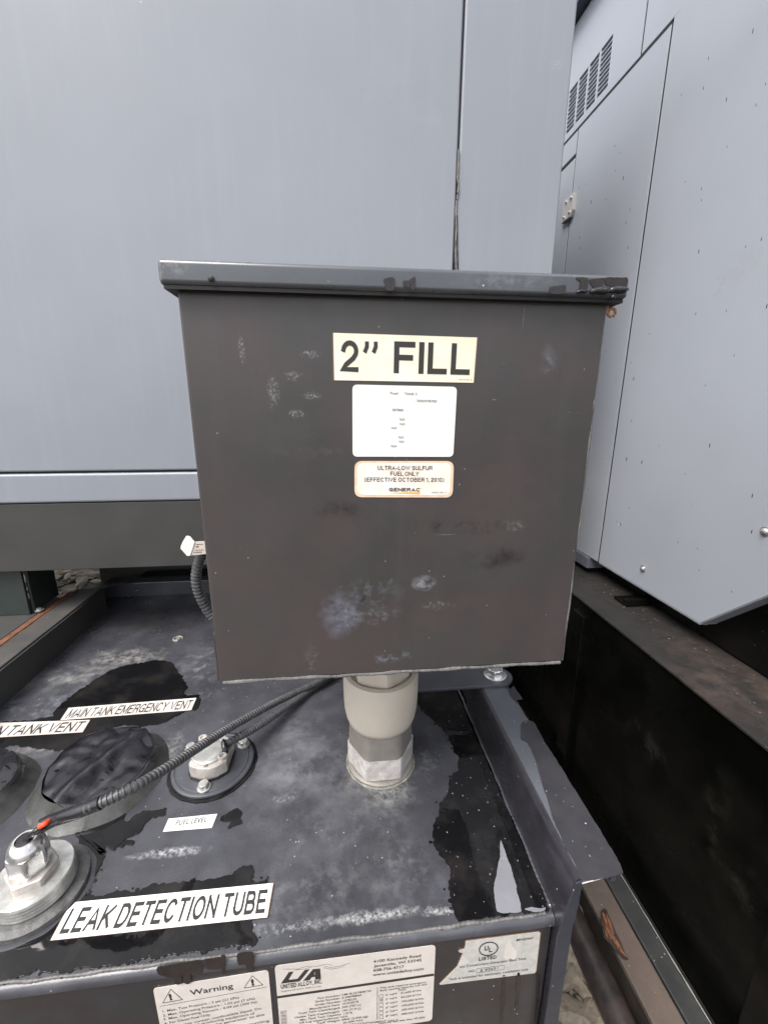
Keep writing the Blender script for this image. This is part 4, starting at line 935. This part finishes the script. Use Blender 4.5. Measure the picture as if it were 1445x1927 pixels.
pr = [z5(*p) for p in ((700, 250), (755, 370), (800, 420), (860, 470), (920, 530), (960, 600), (990, 660), (990, 740), (950, 800), (935, 880), (890, 950), (870, 1020), (840, 1117))]
pr += [(816, 1560), (822, 1600), (846, 1650), (850, 1700), (864, 1736), (950, 1722), (1032, 1712), (990, 1590), (940, 1450), (905, 1370), (880, 1305), (850, 1280)]
puddle(pr, Z_, label='long black puddle along the right rail of the tank', seed=2)
puddle([z8(*p) for p in ((112, 880), (130, 930), (150, 985), (172, 1050), (195, 1130), (216, 1235), (150, 1240), (92, 1232), (78, 1120), (95, 1040), (108, 960))], DECK+.0013, 'painted_reflection', m_skyglint, .0003, .0008, label='pale triangular painted reflection beside the right rail', seed=3)  # bright reflection in the puddle, painted as a pale sheet
puddle([z8(*p) for p in ((232, 1225), (260, 1215), (300, 1222), (335, 1215), (330, 1232), (280, 1236))], DECK+.0013, 'painted_reflection', m_skyglint, .0003, .0005, label='small pale patch in the right front corner of the tank top', seed=13)
puddle([zc(*p) for p in ((-60, 965), (0, 955), (300, 913), (700, 868), (1100, 812), (1330, 772), (1352, 740), (1325, 650), (1405, 440), (1400, 415), (1350, 450), (1310, 450), (1325, 395), (1322, 372), (1282, 362), (1200, 400), (1080, 435), (1000, 432), (850, 460), (700, 490), (560, 520), (440, 525), (460, 460), (510, 390), (555, 310), (480, 300), (400, 450), (300, 560), (150, 660), (-60, 700))], Z_, label='large black puddle round the leak detection sticker', seed=4)
puddle([zc(*p) for p in ((380, 160), (450, 190), (520, 130), (650, 85), (655, 130), (700, 110), (760, 80), (868, 62), (865, 95), (785, 120), (745, 175), (700, 205), (655, 235), (600, 280), (560, 262), (540, 310), (480, 300), (440, 250), (410, 205))], Z_, label='ragged puddle between the zinc plug and the fuel level sticker', seed=5)
puddle([zc(*p) for p in ((1155, 115), (1200, 85), (1240, 60), (1268, 80), (1258, 110), (1268, 140), (1232, 152), (1192, 168), (1208, 132), (1160, 128))], Z_, label='small dark puddle right of the fuel level sticker', seed=6, amp=.001)
puddle([zc(*p) for p in ((620, 258), (660, 228), (705, 235), (690, 258), (655, 250), (640, 268))], Z_, label='tiny puddle below the ragged one', seed=7, amp=.0006)
zr = lambda x, y: onZ(x, y, RAIL)
puddle([z8(*p) for p in ((213, 300), (250, 282), (284, 300), (330, 385), (440, 560), (560, 755), (640, 885), (716, 1020), (718, 1052), (520, 1082), (475, 985), (425, 900), (375, 775), (332, 640), (300, 540), (285, 480), (245, 395), (212, 375))], RAIL+.0002, 'damp_patch', m_stain, .0002, .0006, label='damp half of the right rail top', seed=8)
puddle([(957, 1303), (966, 1291), (972, 1300), (984, 1316), (966, 1317)], RAIL+.0002, 'damp_patch', m_stain, .0002, .0004, label='damp spot beside the flange bolt', seed=9)
# runs of dark water over the front edge
zq = zoomf(280, 1780, 5.558); PQ = lambda x, y: onY(*zq(x, y), FRONT-.0003)
for k, o_ in enumerate([[(90, 222), (300, 185), (560, 150), (558, 290), (520, 300), (440, 290), (435, 390), (380, 395), (360, 300), (340, 300), (335, 395), (275, 400), (270, 330), (200, 330), (100, 300)],
                        [(575, 150), (660, 130), (750, 120), (750, 240), (700, 250), (600, 245)], [(752, 110), (805, 105), (790, 290), (765, 280)], [(930, 85), (1092, 70), (1085, 265), (1035, 270), (1010, 200), (935, 200)]]):
    puddle(o_, 0, 'water_run', m_drip, .0003, .0004, proj=PQ, n=(0, -1, 0), label=('wide forked run of water above the warning sticker', 'short square run of water above the warning sticker', 'thin pointed run of water above the warning sticker', 'rightmost run of water above the warning sticker')[k], seed=20+k, step=.0012)
for k, (x, y0, y1) in enumerate(((947, 1835, 1925), (975, 1832, 1900), (1012, 1835, 1925))):
    puddle([(x-2, y0), (x+3, y0), (x+2, (y0+y1)/2), (x-1, y1), (x-6, y1), (x-4, (y0+y1)/2)], 0, 'water_run', m_drip, .0003, .0003, proj=lambda a, b: onY(a, b, FRONT+.0009), n=(0, -1, 0),
           label=('left run of water below the torn listing sticker', 'middle run of water below the torn listing sticker', 'right run of water below the torn listing sticker')[k], seed=30+k, step=.0015)
# drops
def drops(n, fn, name, label, mat, seed, rr=(.0006, .0018), nrm='z', st=(1, 1)):
    rnd = random.Random(seed); bm = B()
    for i in range(n):
        p = fn(rnd)
        if p is None: continue
        r = rr[0]*(rr[1]/rr[0])**(rnd.random()**2); t = bmesh.new(); bmesh.ops.create_icosphere(t, subdivisions=2, radius=r)
        for v in t.verts:
            if nrm == 'z': v.co = Vector((v.co.x*rnd.uniform(.9, 1.1), v.co.y, v.co.z*.5)) + p
            else: v.co = Vector((v.co.x*.45, v.co.y*st[0], v.co.z*st[1])) + p
        merge(bm, t)
    tag(obj(name, bm, mat, None, smooth=True), label, kind='stuff')
drops(110, lambda q: Vector((q.uniform(.10, .205), q.uniform(.30, .60), DECK+.0012)), 'water_drops', 'tiny water drops near the right rail of the tank', m_drop, 1, (.0004, .0012))
drops(90, lambda q: Vector((q.uniform(.222, .262), q.uniform(.29, .60), RAIL+.0002)), 'water_drops', 'tiny water drops on the right rail', m_drop, 2, (.0004, .0012))
drops(60, lambda q: Vector((q.uniform(-.5, .1), q.uniform(.31, .9), DECK+.0003)), 'water_drops', 'scattered tiny water drops on the tank top', m_drop, 3, (.0004, .0010))
drops(85, lambda q: (lambda y, z: Vector((X0 - .0001, y, z)) if (z > -.37 + (max(0, .64-y))) else None)(q.uniform(.55, 1.27), q.uniform(-.36, .6)), 'water_drops', 'rain drops running down the right enclosure wall', m_walldrop, 4, (.0008, .0021), 'x', (.55, 2.6))

# ================================================================== LOW THINGS BETWEEN THE TANKS
bm = B(); prism(bm, [Vector(p) for p in ((.441, -.4, -.95), (.489, -.4, -.95), (.489, 3.0, -.95), (.441, 3.0, -.95))], (0, 0, 1), .069, .002)
tm = thing('timber_beam', (.465, 1.0, -.95), 'muddy brown timber lying on the ground between the two tanks with a splintered side', 'timber')
obj('beam', bm, m_timber, tm)
bm = B(); box(bm, (.4375, -.4, -.949), (.4408, 3.0, -.8825)); obj('dark_side', bm, m_timberd, tm)  # side face in a darker tone than the beam
zk = zoomf(1060, 1640, 5.558); PK = lambda x, y: onZ(*zk(x, y), -.878)
rnd = random.Random(5)
gouge = [(388, 430), (430, 400), (455, 420), (480, 500), (530, 610), (570, 690), (610, 790), (640, 860), (678, 930), (640, 925), (560, 850), (480, 760), (420, 700), (392, 560)]
bm = B(); prism(bm, ragged([PK(*p) for p in gouge], .0015, .004, 4), (0, 0, 1), .0022); obj('gouge', bm, m_timberd, tm)
for x0, y0, x1, y1, wd in ((400, 450, 470, 640, 18), (432, 470, 520, 700, 20), (410, 560, 500, 745, 16), (455, 600, 580, 830, 20), (500, 680, 610, 860, 18), (540, 780, 660, 915, 14), (425, 620, 470, 735, 10)):
    bm = B(); pts = [(x0, y0), (x0+wd*.7, y0+12), ((x0+x1)/2+wd*.8, (y0+y1)/2), (x1, y1), ((x0+x1)/2-wd*.5, (y0+y1)/2+10)]
    prism(bm, ragged([PK(*p)+Vector((0, 0, .001)) for p in pts], .0008, .004, int(x0)), (rnd.uniform(-.2, .2), 0, 1), rnd.uniform(.003, .006)); obj('splinter', bm, m_wood, tm)
bm = B(); box(bm, (.4925, -.4, -.95), (.5255, 1.6, -.882), .002); ch = obj('steel_channel', bm, m_strip); tag(ch, 'dark steel channel lying between the timber and the neighbouring tank', 'channel')
bm = B(); bead(bm, (.5262, .2, -.8815), (.5262, 1.5, -.8815), .0012, .0002, .05); obj('bright_edge', bm, m_alud, ch, smooth=True)
bm = B(); box(bm, (.5262, -.4, -.95), (.5588, 1.6, -.925)); obj('gap_shade_filler', bm, m_dark, ch)  # added dark filler, stands for shade between channel and tank
bm = B(); sweep(bm, [(.408, -.3, -.915), (.409, .3, -.916), (.408, 1.0, -.915), (.408, 1.6, -.915)], lambda s: .0225, 20, .02)
tag(obj('ground_pipe', bm, m_pipe, smooth=True), 'dark round pipe lying on the gravel left of the timber', 'pipe')
